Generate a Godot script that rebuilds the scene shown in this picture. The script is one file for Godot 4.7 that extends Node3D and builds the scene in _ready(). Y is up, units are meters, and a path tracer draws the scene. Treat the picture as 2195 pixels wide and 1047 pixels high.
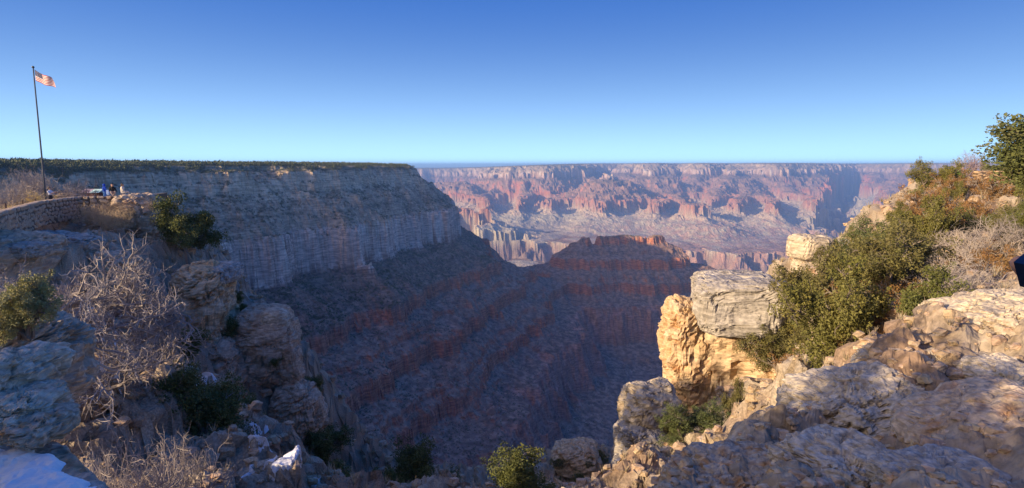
extends Node3D
# A canyon seen from its rim. x right, y up, -z forward; metres. y = 0 is the rim under the viewer's feet.

const FOCAL := 1150.0
const EYE := 1.6
var pitch := atan((523.5 - 355.0) / FOCAL)
var sun_to := Vector3.ZERO

func _ready() -> void:
	setup_view()
	setup_strata()
	build_canyon()
	build_slope_shrubs()
	setup_near()
	build_near_ground()
	build_rocks()
	build_trees()
	build_overlook()
	build_people()
	build_snow()
	build_litter()

# ------------------------------------------------------------------ view, sky, sun
func setup_view() -> void:
	var cam := Camera3D.new()
	cam.name = "camera"
	cam.fov = rad_to_deg(2.0 * atan(523.5 / FOCAL))
	cam.near = 0.05
	cam.far = 60000.0
	cam.position = Vector3(0, EYE, 0)
	cam.rotation = Vector3(-pitch, 0, 0)
	add_child(cam)
	cam.current = true
	var env := Environment.new()
	env.background_mode = Environment.BG_SKY
	var sm := ProceduralSkyMaterial.new()
	sm.sky_top_color = Color(0.075, 0.25, 0.51)
	sm.sky_horizon_color = Color(0.56, 0.71, 0.82)
	sm.sky_curve = 0.075
	sm.ground_bottom_color = Color(0.25, 0.2, 0.17)
	sm.ground_horizon_color = Color(0.45, 0.5, 0.6)
	sm.sun_angle_max = 80.0
	sm.sun_curve = 0.45
	var sky := Sky.new()
	sky.sky_material = sm
	env.sky = sky
	env.tonemap_mode = Environment.TONE_MAPPER_LINEAR
	env.tonemap_exposure = 2.55
	env.fog_enabled = true
	env.fog_light_color = Color(0.56, 0.74, 1.0)
	env.fog_density = 0.00006
	env.sdfgi_enabled = true
	env.ssao_enabled = true
	env.ssil_enabled = true
	var we := WorldEnvironment.new()
	we.name = "world_environment"
	we.environment = env
	add_child(we)
	var az := deg_to_rad(-118.0)
	var el := deg_to_rad(17.5)
	sun_to = Vector3(sin(az) * cos(el), sin(el), -cos(az) * cos(el))
	var sun := DirectionalLight3D.new()
	sun.name = "sun"
	sun.light_color = Color(1.0, 0.89, 0.74)
	sun.light_energy = 0.92
	sun.light_angular_distance = 0.5
	sun.shadow_enabled = true
	sun.look_at_from_position(Vector3.ZERO, -sun_to, Vector3.UP)
	add_child(sun)

# a picture point of the photograph at a distance in metres straight ahead
func at(px: float, py: float, d: float) -> Vector3:
	var x := (px - 1097.5) / FOCAL
	var y := (523.5 - py) / FOCAL
	var c := cos(pitch)
	var s := sin(pitch)
	var ry := y * c - s
	var rz := -c - y * s
	var t := -d / rz
	return Vector3(x * t, EYE + ry * t, -d)

func flat(px: float, d: float) -> Vector2:
	return Vector2((px - 1097.5) / FOCAL * d * 1.0, -d)

func kind(o: Node, k: String) -> void:
	o.set_meta("kind", k)

func tag(o: Node, label: String, category: String, group := "") -> void:
	o.set_meta("label", label)
	o.set_meta("category", category)
	if group != "":
		o.set_meta("group", group)

func fnl(sd: int, freq: float, oct := 4, ridged := false) -> FastNoiseLite:
	var n := FastNoiseLite.new()
	n.seed = sd
	n.noise_type = FastNoiseLite.TYPE_SIMPLEX_SMOOTH
	n.frequency = freq
	n.fractal_type = FastNoiseLite.FRACTAL_RIDGED if ridged else (FastNoiseLite.FRACTAL_FBM if oct > 1 else FastNoiseLite.FRACTAL_NONE)
	n.fractal_octaves = oct
	return n

# ------------------------------------------------------------------ rock layers of the canyon
# bottom altitude of each layer, its slope (rise over run)
var layers := [
	[-10.0, 0.30], [-34.0, 3.5], [-40.0, 0.8], [-62.0, 4.0], [-84.0, 0.62], [-92.0, 3.0], [-101.0, 0.7], [-112.0, 3.5], [-155.0, 0.72],
	[-258.0, 7.0], [-345.0, 0.62],
	[-380.0, 4.5], [-408.0, 0.6], [-416.0, 3.0], [-440.0, 0.58], [-478.0, 5.0], [-508.0, 0.58], [-516.0, 3.0], [-534.0, 0.58], [-566.0, 5.0], [-600.0, 0.55],
	[-740.0, 6.0], [-765.0, 0.7], [-778.0, 3.0], [-810.0, 0.6], [-900.0, 0.33], [-960.0, 0.2], [-985.0, 0.05],
	[-1042.0, 5.0], [-1420.0, 0.85]]
var alt_lut := PackedFloat32Array()

func d_of(alt: float) -> float:
	var s := 0.0
	var top := 0.0
	for l in layers:
		var bottom: float = l[0]
		if alt > bottom:
			return s + (top - alt) / l[1]
		s += (top - bottom) / l[1]
		top = bottom
	return s

func setup_strata() -> void:
	var s := 0.0
	var top := 0.0
	var n := 0
	for l in layers:
		var bottom: float = l[0]
		var run: float = (top - bottom) / l[1]
		while float(n) < s + run:
			alt_lut.append(top - (float(n) - s) * l[1])
			n += 1
		s += run
		top = bottom
	alt_lut.append(top)
	soften()

var soft_lut := PackedFloat32Array()

func soften() -> void:
	var n := alt_lut.size()
	var sum := PackedFloat64Array([0.0])
	for v in alt_lut:
		sum.append(sum[sum.size() - 1] + v)
	for i in n:
		var a := maxi(i - 38, 0)
		var b := mini(i + 39, n)
		soft_lut.append((sum[b] - sum[a]) / float(b - a))

func soft_alt(s: float) -> float:
	return soft_lut[clampi(int(s), 0, soft_lut.size() - 1)]

func alt_of(s: float) -> float:
	if s <= 0.0:
		return 0.0
	var i := int(s)
	if i >= alt_lut.size() - 1:
		return alt_lut[alt_lut.size() - 1]
	return lerpf(alt_lut[i], alt_lut[i + 1], s - float(i))

# ------------------------------------------------------------------ the canyon
var rim_poly := PackedVector2Array()
var north_poly := PackedVector2Array()
var ridges_near := []   # each: [ax, az, bx, bz, sa, sb]
var ridges_far := []
var river := PackedVector2Array()
var creek := PackedVector2Array()
var bright := PackedVector2Array()
var n_warp_a := fnl(11, 1.0 / 900.0, 4)
var n_warp_b := fnl(12, 1.0 / 900.0, 4)
var n_big := fnl(13, 1.0 / 1500.0, 5, true)
var n_mid := fnl(14, 1.0 / 330.0, 4, true)
var n_small := fnl(15, 1.0 / 85.0, 4)
var n_fine := fnl(16, 1.0 / 26.0, 3)
var n_break := fnl(20, 1.0 / 210.0, 4)
var n_col := fnl(17, 1.0 / 160.0, 4)
var n_streak := fnl(18, 1.0 / 14.0, 3)
var n_spur := fnl(21, 1.0 / 1700.0, 1, true)
var n_cliff := fnl(22, 1.0, 3)
var n_tonto := fnl(19, 1.0 / 700.0, 5, true)

func add_ridge(list: Array, pts: Array, k_slope := 1.0) -> void:
	# pts: [px, depth, altitude]
	for i in pts.size() - 1:
		var a: Array = pts[i]
		var b: Array = pts[i + 1]
		var p := flat(a[0], a[1])
		var q := flat(b[0], b[1])
		list.append(PackedFloat32Array([p.x, p.y, q.x - p.x, q.y - p.y, d_of(a[2]), d_of(b[2]), 1.0 / (q - p).length_squared(), k_slope, 60.0]))

func add_ridge_xz(list: Array, pts: Array) -> void:
	for i in pts.size() - 1:
		var a: Array = pts[i]
		var b: Array = pts[i + 1]
		list.append(PackedFloat32Array([a[0], a[1], b[0] - a[0], b[1] - a[1], d_of(a[2]), d_of(b[2]), 1.0 / Vector2(b[0] - a[0], b[1] - a[1]).length_squared(), 1.0, 26.0]))

func setup_canyon() -> void:
	rim_poly = PackedVector2Array([
		Vector2(-520, -2470), Vector2(-475, -2330), Vector2(-430, -2120), Vector2(-390, -1985), Vector2(-470, -1830), Vector2(-520, -1640), Vector2(-560, -1480), Vector2(-655, -1400), Vector2(-690, -1270), Vector2(-755, -1150),  # mesa tip is lengthened out of view so its shadow covers the middle ridge
		Vector2(-765, -1000), Vector2(-750, -850), Vector2(-720, -650), Vector2(-620, -450), Vector2(-420, -250), Vector2(-200, -120),
		Vector2(-95, -45), Vector2(-62, -32), Vector2(-45, -12), Vector2(-10, 8), Vector2(16, 5), Vector2(60, -22), Vector2(80, -32), Vector2(135, -55), Vector2(300, -120), Vector2(900, -200), Vector2(3000, -300),
		Vector2(9000, -300), Vector2(9000, 4000), Vector2(-9000, 4000), Vector2(-9000, -1500), Vector2(-2700, -1700), Vector2(-2250, -1900), Vector2(-1500, -1450), Vector2(-1100, -1700), Vector2(-800, -2150), Vector2(-660, -2480)])
	var np := [[300, 20500], [700, 19500], [900, 18800], [1000, 18600], [1050, 17000], [1070, 13500], [1105, 12500], [1165, 12200], [1232, 12800], [1262, 17000], [1335, 17300], [1385, 14300], [1410, 14200], [1450, 16600], [1500, 13700], [1555, 16000], [1600, 14600], [1650, 13200], [1735, 14300], [1775, 16500], [1830, 18500], [1885, 17000], [1960, 15200], [2100, 14300], [2350, 13600]]
	for v in np:
		north_poly.append(flat(v[0], v[1]))
	north_poly.append(Vector2(24000, -26000))
	north_poly.append(Vector2(-24000, -26000))
	# the ridge that leaves the foot of the near mesa and rises again
	add_ridge_xz(ridges_near, [[-290, -1990, -290], [-60, -2160, -390], [120, -2330, -490], [200, -2450, -545], [290, -2540, -490], [322, -2570, -374], [356, -2580, -376], [400, -2590, -430], [460, -2600, -378], [656, -2640, -362], [730, -2620, -376], [800, -2600, -430], [930, -2560, -492], [1080, -2600, -640]])
	add_ridge_xz(ridges_near, [[656, -2640, -370], [760, -3000, -480], [900, -3500, -640]])
	# far side
	add_ridge(ridges_far, [[1165, 12700, 0], [1135, 11400, -540], [1120, 10600, -640]])
	add_ridge(ridges_far, [[1110, 13000, -150], [1070, 12200, -480], [1030, 11200, -620]])
	add_ridge(ridges_far, [[1235, 13200, -60], [1215, 11900, -540], [1200, 11200, -640]])
	add_ridge(ridges_far, [[1340, 15600, -100], [1350, 12800, -420], [1325, 11200, -330], [1300, 10500, -195], [1270, 10300, -470], [1225, 10000, -590], [1160, 9700, -700]], 0.55)
	add_ridge(ridges_far, [[1300, 10500, -195], [1330, 10350, -470], [1400, 10200, -600], [1425, 9900, -700]], 0.55)
	add_ridge(ridges_far, [[1300, 10500, -195], [1296, 9900, -560], [1292, 9300, -590], [1290, 9050, -640]])
	add_ridge(ridges_far, [[1400, 14300, -30], [1398, 13300, -330], [1393, 12500, -130], [1420, 11900, -480], [1440, 11200, -600]], 0.55)
	add_ridge(ridges_far, [[1393, 12500, -130], [1365, 11900, -480]], 0.55)
	add_ridge(ridges_far, [[1478, 8300, -570], [1508, 8300, -572]])
	add_ridge(ridges_far, [[1508, 8300, -600], [1510, 9300, -780], [1530, 10500, -620], [1545, 11500, -480], [1565, 12800, -230], [1560, 14700, -60]])
	add_ridge(ridges_far, [[1565, 12800, -230], [1600, 11500, -560], [1650, 10300, -620], [1665, 9800, -700]], 0.55)
	add_ridge(ridges_far, [[1500, 13900, -50], [1480, 12600, -440], [1490, 11600, -600]])
	add_ridge(ridges_far, [[1640, 13700, -30], [1660, 12800, -350], [1700, 11600, -580], [1740, 10600, -640]])
	add_ridge(ridges_far, [[1735, 14300, -60], [1750, 12800, -480], [1770, 11800, -620]])
	add_ridge(ridges_far, [[1960, 15200, -60], [1930, 13000, -400], [1900, 11200, -620], [1890, 10300, -760]])
	add_ridge(ridges_far, [[2100, 14300, -60], [2060, 11500, -420], [2000, 9500, -620], [1960, 8600, -800]])
	add_ridge(ridges_far, [[1885, 17000, -100], [1868, 14500, -560], [1862, 13500, -650]])
	add_ridge(ridges_far, [[990, 7600, -592], [940, 7650, -590], [890, 8300, -520], [830, 9500, -420], [800, 12000, -300], [780, 19000, -60]])
	add_ridge(ridges_far, [[995, 12300, -330], [960, 12500, -380], [900, 13200, -350], [840, 16000, -200]], 0.55)
	add_ridge(ridges_far, [[995, 12300, -330], [1020, 11000, -600], [1025, 10300, -700]])
	add_ridge(ridges_far, [[700, 15000, -120], [650, 11000, -400], [700, 9000, -600]])
	# further spurs that run down to the bench
	add_ridge(ridges_far, [[1120, 10600, -640], [1118, 9700, -690], [1105, 9000, -745]])
	add_ridge(ridges_far, [[1030, 11200, -620], [1040, 10000, -600], [1050, 9000, -720]])
	add_ridge(ridges_far, [[1200, 11200, -640], [1190, 10200, -610], [1175, 9200, -730]])
	add_ridge(ridges_far, [[1290, 9050, -640], [1285, 8600, -735]])
	add_ridge(ridges_far, [[1425, 9900, -640], [1415, 9000, -610], [1400, 8500, -740]])
	add_ridge(ridges_far, [[1440, 11200, -600], [1455, 10200, -560], [1450, 9400, -700]])
	add_ridge(ridges_far, [[1665, 9800, -640], [1660, 9000, -600], [1650, 8300, -740]])
	add_ridge(ridges_far, [[1600, 11500, -560], [1585, 10000, -590], [1575, 8900, -730]])
	add_ridge(ridges_far, [[1740, 10600, -610], [1745, 9600, -600], [1740, 8800, -740]])
	add_ridge(ridges_far, [[1890, 10300, -700], [1880, 9300, -640], [1900, 8300, -760]])
	add_ridge(ridges_far, [[1960, 8600, -700], [1950, 7600, -760]])
	add_ridge(ridges_far, [[990, 7600, -592], [1030, 7500, -700], [1050, 7400, -760]])
	var rng := RandomNumberGenerator.new()
	rng.seed = 31
	for r: PackedFloat32Array in ridges_far.duplicate():
		var along := Vector2(r[2], r[3])
		var len := along.length()
		var across := along.orthogonal().normalized()
		for k in clampi(int(len / 600.0), 1, 4):
			var t := rng.randf()
			var from := Vector2(r[0], r[1]) + along * t
			var dir := (across * (1.0 if rng.randf() < 0.5 else -1.0) + Vector2(0, rng.randf_range(0.1, 0.8))).normalized()
			var reach := rng.randf_range(320.0, 850.0)
			var s0 := lerpf(r[4], r[5], t) + 8.0
			ridges_far.append(PackedFloat32Array([from.x, from.y, dir.x * reach, dir.y * reach, s0, s0 + rng.randf_range(90.0, 240.0), 1.0 / (reach * reach), r[7], 30.0]))
	river = PackedVector2Array([Vector2(-9000, -7600), Vector2(-4500, -7000), Vector2(-1700, -6900), Vector2(-500, -6500), Vector2(500, -6250), Vector2(1500, -5800), Vector2(2700, -5300), Vector2(3900, -5600), Vector2(6500, -6500), Vector2(12000, -7600)])
	creek = PackedVector2Array([Vector2(-330, -880), Vector2(-110, -1150), Vector2(120, -1450), Vector2(480, -1780), Vector2(1000, -2150), Vector2(1450, -3300), Vector2(1750, -5000), Vector2(2000, -6000)])
	bright = PackedVector2Array([Vector2(4000, -5700), Vector2(4700, -7600), Vector2(5900, -9600), Vector2(7900, -12800), Vector2(10800, -17000)])

func seg_dist(p: Vector2, line: PackedVector2Array) -> float:
	var best := 1e12
	for i in line.size() - 1:
		var a := line[i]
		var ab := line[i + 1] - a
		var t := clampf((p - a).dot(ab) / ab.length_squared(), 0.0, 1.0)
		best = minf(best, (a + ab * t - p).length_squared())
	return sqrt(best)

func poly_dist(p: Vector2, poly: PackedVector2Array) -> float:
	var best := 1e12
	var inside := false
	var n := poly.size()
	var j := n - 1
	for i in n:
		var a := poly[j]
		var b := poly[i]
		var ab := b - a
		var t := clampf((p - a).dot(ab) / ab.length_squared(), 0.0, 1.0)
		best = minf(best, (a + ab * t - p).length_squared())
		if (b.y > p.y) != (a.y > p.y) and p.x < (a.x - b.x) * (p.y - b.y) / (a.y - b.y) + b.x:
			inside = not inside
		j = i
	return -sqrt(best) if inside else sqrt(best)

const GA0 := -2.66
const GDA := 0.0065
const GNA := 616
const GR0 := 80.0
const GDR := 0.015
const GNR := 380
var skel := []

func skel_column(i: int) -> void:
	var a := GA0 + GDA * float(i)
	var out := PackedVector2Array()
	out.resize(GNR)
	for j in GNR:
		var r := GR0 * exp(GDR * float(j))
		var p := Vector2(sin(a) * r, -cos(a) * r)
		var s := Vector2(6000.0, 6000.0)
		if -p.y < 7000.0:
			var d := poly_dist(p, rim_poly)
			s = Vector2(d, d)
		if -p.y > 3600.0 and absf(a) < 0.95:
			var d2 := poly_dist(p, north_poly)
			if d2 > 0.0:
				var rg := n_spur.get_noise_2d(p.x, p.y * 0.42) * 0.75 + n_spur.get_noise_2d(p.x * 2.7 + 500.0, p.y * 1.3) * 0.3
				d2 = d2 * 0.8 + (60.0 - 260.0 * rg) * smoothstep(0.0, 900.0, d2)
			if d2 < s.x:
				s = Vector2(maxf(d2, 20.0) if d2 > -1.0 else d2, maxf(d2, 0.0))
		out[j] = s
	skel[i] = out

# lays one crest into the field, as far as it can matter
func lay_ridge(r: PackedFloat32Array) -> void:
	var reach := 1750.0
	var p0 := Vector2(r[0], r[1])
	var ab := Vector2(r[2], r[3])
	var p1 := p0 + ab
	var ra := p0.length()
	var rb := p1.length()
	var near := maxf(minf(ra, rb) - reach, GR0 * 1.1)
	var j0 := clampi(int(log(near / GR0) / GDR), 0, GNR - 1)
	var j1 := clampi(int(log((maxf(ra, rb) + reach) / GR0) / GDR) + 1, 0, GNR - 1)
	var aa := atan2(p0.x, -p0.y)
	var bb := atan2(p1.x, -p1.y)
	var w := minf(reach / near, 1.2)
	var i0 := clampi(int((minf(aa, bb) - w - GA0) / GDA), 0, GNA - 1)
	var i1 := clampi(int((maxf(aa, bb) + w - GA0) / GDA) + 1, 0, GNA - 1)
	for i in range(i0, i1 + 1):
		var a := GA0 + GDA * float(i)
		var sa := sin(a)
		var ca := -cos(a)
		var col: PackedVector2Array = skel[i]
		for j in range(j0, j1 + 1):
			var rr := ring_r[j]
			var p := Vector2(sa * rr, ca * rr)
			var t := clampf((p - p0).dot(ab) * r[6], 0.0, 1.0)
			var d := maxf((p0 + ab * t).distance_to(p) - r[8], 0.0) * r[7]
			var q := lerpf(r[4], r[5], t) + d
			if q < col[j].x:
				col[j] = Vector2(q, d)
		skel[i] = col

var ring_r := PackedFloat32Array()

func skeleton(x: float, z: float) -> Vector2:
	var u := clampf((atan2(x, -z) - GA0) / GDA, 0.0, float(GNA) - 1.001)
	var v := clampf(log(maxf(sqrt(x * x + z * z), GR0) / GR0) / GDR, 0.0, float(GNR) - 1.001)
	var i := int(u)
	var j := int(v)
	var f := v - float(j)
	var c0: PackedVector2Array = skel[i]
	var c1: PackedVector2Array = skel[i + 1]
	return c0[j].lerp(c0[j + 1], f).lerp(c1[j].lerp(c1[j + 1], f), u - float(i))

# how far down the layers a place lies
func canyon_depth(x: float, z: float) -> float:
	var far := smoothstep(3200.0, 5200.0, -z)
	var wa := lerpf(24.0, 130.0, far)
	var sd := skeleton(x + n_warp_a.get_noise_2d(x, z) * wa, z + n_warp_b.get_noise_2d(x, z) * wa)
	var s := sd.x
	if s < -30.0:
		return s
	# spurs and gullies
	var w := smoothstep(-20.0, 260.0, sd.y)
	s -= n_big.get_noise_2d(x, z) * lerpf(62.0, 150.0, far) * w
	s -= n_mid.get_noise_2d(x, z) * lerpf(46.0, 70.0, far) * (0.5 + 0.5 * w)
	s += n_small.get_noise_2d(x, z) * lerpf(8.0, 22.0, far)
	s += n_fine.get_noise_2d(x, z) * 2.0
	# the near side valley is shallower than the main canyon
	if s > 560.0:
		s = lerpf(560.0 + (s - 560.0) * 0.33, s, smoothstep(2500.0, 3900.0, -z))
	return s

func ground_alt(x: float, z: float) -> float:
	var s := canyon_depth(x, z)
	var y := 0.0
	if s < 0.0:
		y = minf(6.0, -s * 0.03) + n_small.get_noise_2d(x, z) * 1.62
	else:
		y = alt_of(minf(s, 1650.0))
		# cliffs broken down to rubble slopes here and there
		var broken := n_break.get_noise_2d(x, z)
		var m := clampf(broken * 2.2 + (0.15 if s < 160.0 else -0.5), 0.0, 0.8)
		y = lerpf(y, soft_alt(minf(s, 1650.0)), m)
		y += n_break.get_noise_2d(x * 0.3 + 99.0, z * 0.3) * 9.0 + n_fine.get_noise_2d(x * 1.7, z * 1.7) * 1.6
	# the flat bench above the inner gorge, with its washes
	if s > 1000.0:
		y -= (n_tonto.get_noise_2d(x, z) + 0.4) * 22.0 * smoothstep(1000.0, 1500.0, s)
	var p := Vector2(x + n_warp_a.get_noise_2d(x * 1.7, z * 1.7) * 330.0, z + n_warp_b.get_noise_2d(x * 1.7, z * 1.7) * 330.0)
	if -z > 2400.0:
		var g := 0.0
		var side := n_mid.get_noise_2d(x * 0.45 + 700.0, z * 0.45) * 240.0
		g = maxf(g, 700.0 - seg_dist(p, river) + side)
		g = maxf(g, 330.0 - seg_dist(p, bright) + side * 0.5)
		g = maxf(g, (160.0 - seg_dist(p, creek) + side * 0.3) * smoothstep(2800.0, 4200.0, -z))
		if g > 0.0:
			var cut := alt_of(1648.0 + g) + n_small.get_noise_2d(x, z) * 14.0
			y = minf(y, cut)
	# steep under the viewer's own rim
	if z < -20.0:
		y -= 110.0 * smoothstep(520.0, 130.0, sqrt(x * x + z * z))
	# the far rim stands higher to the right
	if -z > 9000.0:
		y += smoothstep(10000.0, 14500.0, -z) * lerpf(-95.0, 62.0, smoothstep(-3000.0, 3000.0, x))
	return y

func rock_color(x: float, y: float, z: float, steep: float) -> Color:
	var lift := 0.0
	if -z > 9000.0:
		lift = smoothstep(10000.0, 14500.0, -z) * lerpf(-95.0, 62.0, smoothstep(-3000.0, 3000.0, x))
	var n := n_col.get_noise_2d(x, z)
	var a := y - lift + n_small.get_noise_3d(x, y * 3.0, z) * 4.0
	var band := n_streak.get_noise_2d(a * 2.2, n * 8.0)
	var c := Color(0.44, 0.37, 0.27)
	var veg := 0.0
	if a > -12.0:
		c = Color(0.28, 0.25, 0.16); veg = 0.8
	elif a > -84.0:
		c = Color(0.56, 0.42, 0.28); veg = 0.6
	elif a > -155.0:
		c = Color(0.47, 0.34, 0.23); veg = 0.65
	elif a > -258.0:
		c = Color(0.67, 0.49, 0.39)
		var st := n_streak.get_noise_3d(x * 0.5, y * 0.1, z * 0.5)
		c = c.lerp(Color(0.44, 0.27, 0.19), clampf(st * 1.1, 0.0, 0.4))
	elif a > -345.0:
		c = Color(0.33, 0.20, 0.14); veg = 0.6
	elif a > -600.0:
		c = Color(0.48, 0.19, 0.105) if steep > 1.4 else Color(0.38, 0.225, 0.16)
		veg = 0.35
	elif a > -740.0:
		c = Color(0.43, 0.235, 0.165)
		var st2 := n_streak.get_noise_3d(x * 1.2, y * 0.12, z * 1.2)
		c = c.lerp(Color(0.33, 0.15, 0.10), clampf(st2 + 0.1, 0.0, 0.6))
	elif a > -810.0:
		c = Color(0.48, 0.37, 0.26)
	elif a > -900.0:
		c = Color(0.48, 0.42, 0.30)
	elif a > -992.0:
		c = Color(0.47, 0.40, 0.29)
	elif a > -1042.0:
		c = Color(0.33, 0.22, 0.15)
	else:
		c = Color(0.25, 0.19, 0.165)
		c = c.lerp(Color(0.36, 0.25, 0.20), clampf(n * 1.2 + 0.3, 0.0, 1.0))
	if a < -735.0 and -z < 3600.0:
		c = Color(0.38, 0.25, 0.18)
		veg = 0.4
	if a < -800.0 and -z > 4300.0:
		var red := smoothstep(-400.0, 1800.0, x) * smoothstep(4300.0, 5200.0, -z) * smoothstep(9500.0, 7000.0, -z)
		c = c.lerp(Color(0.46, 0.27, 0.20), clampf(red * (0.55 + n * 1.2), 0.0, 0.85))
	c = c * (1.0 + band * 0.30 + n * 0.10) * 1.5
	if steep < 1.1 and veg > 0.0:
		c = c.lerp(Color(0.26, 0.22, 0.15), veg * 0.75)
	c.a = 1.0
	return c

var cols := PackedFloat32Array()
var rows := PackedFloat32Array()
var col_pos := []
var col_color := []

func canyon_column(i: int) -> void:
	var a := cols[i]
	var pos := PackedVector3Array()
	pos.resize(rows.size())
	for j in rows.size():
		var r := rows[j]
		var x := 0.0
		var z := 0.0
		x = sin(a) * r
		z = -cos(a) * r
		var y := ground_alt(x, z)
		var k := 5.5 if r < 3600.0 else 13.0
		var f := 0.055 if r < 3600.0 else 0.022
		pos[j] = Vector3(x + n_cliff.get_noise_3d(x * f, y * f * 2.2, z * f) * k, y, z + n_cliff.get_noise_3d(x * f + 77.0, y * f * 2.2, z * f) * k)
	col_pos[i] = pos

func canyon_tint(i: int) -> void:
	var pos: PackedVector3Array = col_pos[i]
	var left: PackedVector3Array = col_pos[maxi(i - 1, 0)]
	var right: PackedVector3Array = col_pos[mini(i + 1, cols.size() - 1)]
	var c := PackedColorArray()
	var n := rows.size()
	c.resize(n)
	for j in n:
		var p := pos[j]
		var du := right[j] - left[j]
		var dv := pos[mini(j + 1, n - 1)] - pos[maxi(j - 1, 0)]
		var nn := dv.cross(du)
		var steep := Vector2(nn.x, nn.z).length() / maxf(absf(nn.y), 1e-6)
		c[j] = rock_color(p.x, p.y, p.z, steep)
	col_color[i] = c

func build_canyon() -> void:
	setup_canyon()
	var half := deg_to_rad(45.5)
	for k in 40:
		cols.append(lerpf(deg_to_rad(-150.0), -half, float(k) / 40.0))
	for k in 861:
		cols.append(atan(lerpf(-tan(half), tan(half), float(k) / 860.0)))
	for k in 12:
		cols.append(lerpf(half, deg_to_rad(75.0), float(k + 1) / 12.0))
	for k in 50:
		rows.append(92.0 * pow(850.0 / 92.0, float(k) / 50.0))
	for k in 380:
		rows.append(850.0 * pow(3300.0 / 850.0, float(k) / 380.0))
	for k in 341:
		rows.append(3300.0 * pow(22000.0 / 3300.0, float(k) / 340.0))
	col_pos.resize(cols.size())
	col_color.resize(cols.size())
	var t0 := Time.get_ticks_msec()
	skel.resize(GNA)
	var id := WorkerThreadPool.add_group_task(skel_column, GNA)
	WorkerThreadPool.wait_for_group_task_completion(id)
	for j in GNR:
		ring_r.append(GR0 * exp(GDR * float(j)))
	for r: PackedFloat32Array in ridges_near:
		lay_ridge(r)
	for r: PackedFloat32Array in ridges_far:
		lay_ridge(r)
	print("skeleton ", Time.get_ticks_msec() - t0)
	id = WorkerThreadPool.add_group_task(canyon_column, cols.size())
	WorkerThreadPool.wait_for_group_task_completion(id)
	id = WorkerThreadPool.add_group_task(canyon_tint, cols.size())
	WorkerThreadPool.wait_for_group_task_completion(id)
	print("canyon ", Time.get_ticks_msec() - t0)
	var v := PackedVector3Array()
	var c := PackedColorArray()
	for i in cols.size():
		v.append_array(col_pos[i])
		c.append_array(col_color[i])
	var idx := PackedInt32Array()
	var n := rows.size()
	idx.resize((cols.size() - 1) * (n - 1) * 6)
	var k := 0
	for i in cols.size() - 1:
		for j in n - 1:
			var q := i * n + j
			idx[k] = q; idx[k + 1] = q + 1; idx[k + 2] = q + n
			idx[k + 3] = q + 1; idx[k + 4] = q + n + 1; idx[k + 5] = q + n
			k += 6
	var arr := []
	arr.resize(Mesh.ARRAY_MAX)
	arr[Mesh.ARRAY_VERTEX] = v
	arr[Mesh.ARRAY_COLOR] = c
	arr[Mesh.ARRAY_INDEX] = idx
	var m := ArrayMesh.new()
	m.add_surface_from_arrays(Mesh.PRIMITIVE_TRIANGLES, arr)
	var mat := StandardMaterial3D.new()
	mat.vertex_color_use_as_albedo = true
	mat.roughness = 0.95
	mat.metallic_specular = 0.1
	mat.albedo_texture = grain_texture(41, 0.02, 5, 0.42, 1.0)
	mat.uv1_triplanar = true
	mat.uv1_world_triplanar = true
	mat.uv1_scale = Vector3(0.0035, 0.016, 0.0035)
	m.surface_set_material(0, mat)
	var o := MeshInstance3D.new()
	o.name = "canyon_terrain"
	o.mesh = m
	kind(o, "structure")
	add_child(o)
	print("canyon mesh ", Time.get_ticks_msec() - t0)

# a loose tuft of leaf-sized faces, radius 1
func leaf_ball(sd: int, count: int, leaf: float, squash := 1.0, hollow := 0.45) -> ArrayMesh:
	var rng := RandomNumberGenerator.new()
	rng.seed = sd
	var v := PackedVector3Array()
	for k in count:
		var d := Vector3(rng.randfn(), rng.randfn(), rng.randfn()).normalized()
		var r := lerpf(hollow, 1.0, sqrt(rng.randf()))
		var p := Vector3(d.x, d.y * squash, d.z) * r
		var u := (d + Vector3(rng.randfn(), rng.randfn() + 0.4, rng.randfn()) * 0.6).normalized()
		var w := u.cross(Vector3(rng.randfn(), rng.randfn(), rng.randfn())).normalized()
		var l := leaf * rng.randf_range(0.7, 1.4)
		v.append(p - w * l * 0.42)
		v.append(p + w * l * 0.42)
		v.append(p + u * l)
	var arr := []
	arr.resize(Mesh.ARRAY_MAX)
	arr[Mesh.ARRAY_VERTEX] = v
	var m := ArrayMesh.new()
	m.add_surface_from_arrays(Mesh.PRIMITIVE_TRIANGLES, arr)
	return m

func leaf_material(c: Color, light := 0.25) -> StandardMaterial3D:
	var mat := StandardMaterial3D.new()
	mat.albedo_color = c.linear_to_srgb()
	mat.vertex_color_use_as_albedo = true
	mat.roughness = 0.75
	mat.metallic_specular = 0.25
	mat.cull_mode = BaseMaterial3D.CULL_DISABLED
	mat.backlight_enabled = light > 0.0
	mat.backlight = Color(light, light, light * 0.5)
	return mat

func scatter(mesh: Mesh, mat: Material, spots: Array, called: String, parent: Node) -> MultiMeshInstance3D:
	# spots: [Transform3D, Color]
	var mm := MultiMesh.new()
	mm.transform_format = MultiMesh.TRANSFORM_3D
	mm.use_colors = true
	mm.mesh = mesh
	mm.instance_count = spots.size()
	for k in spots.size():
		mm.set_instance_transform(k, spots[k][0])
		mm.set_instance_color(k, spots[k][1])
	var o := MultiMeshInstance3D.new()
	o.name = called
	o.multimesh = mm
	o.material_override = mat
	parent.add_child(o, true)
	return o

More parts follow.
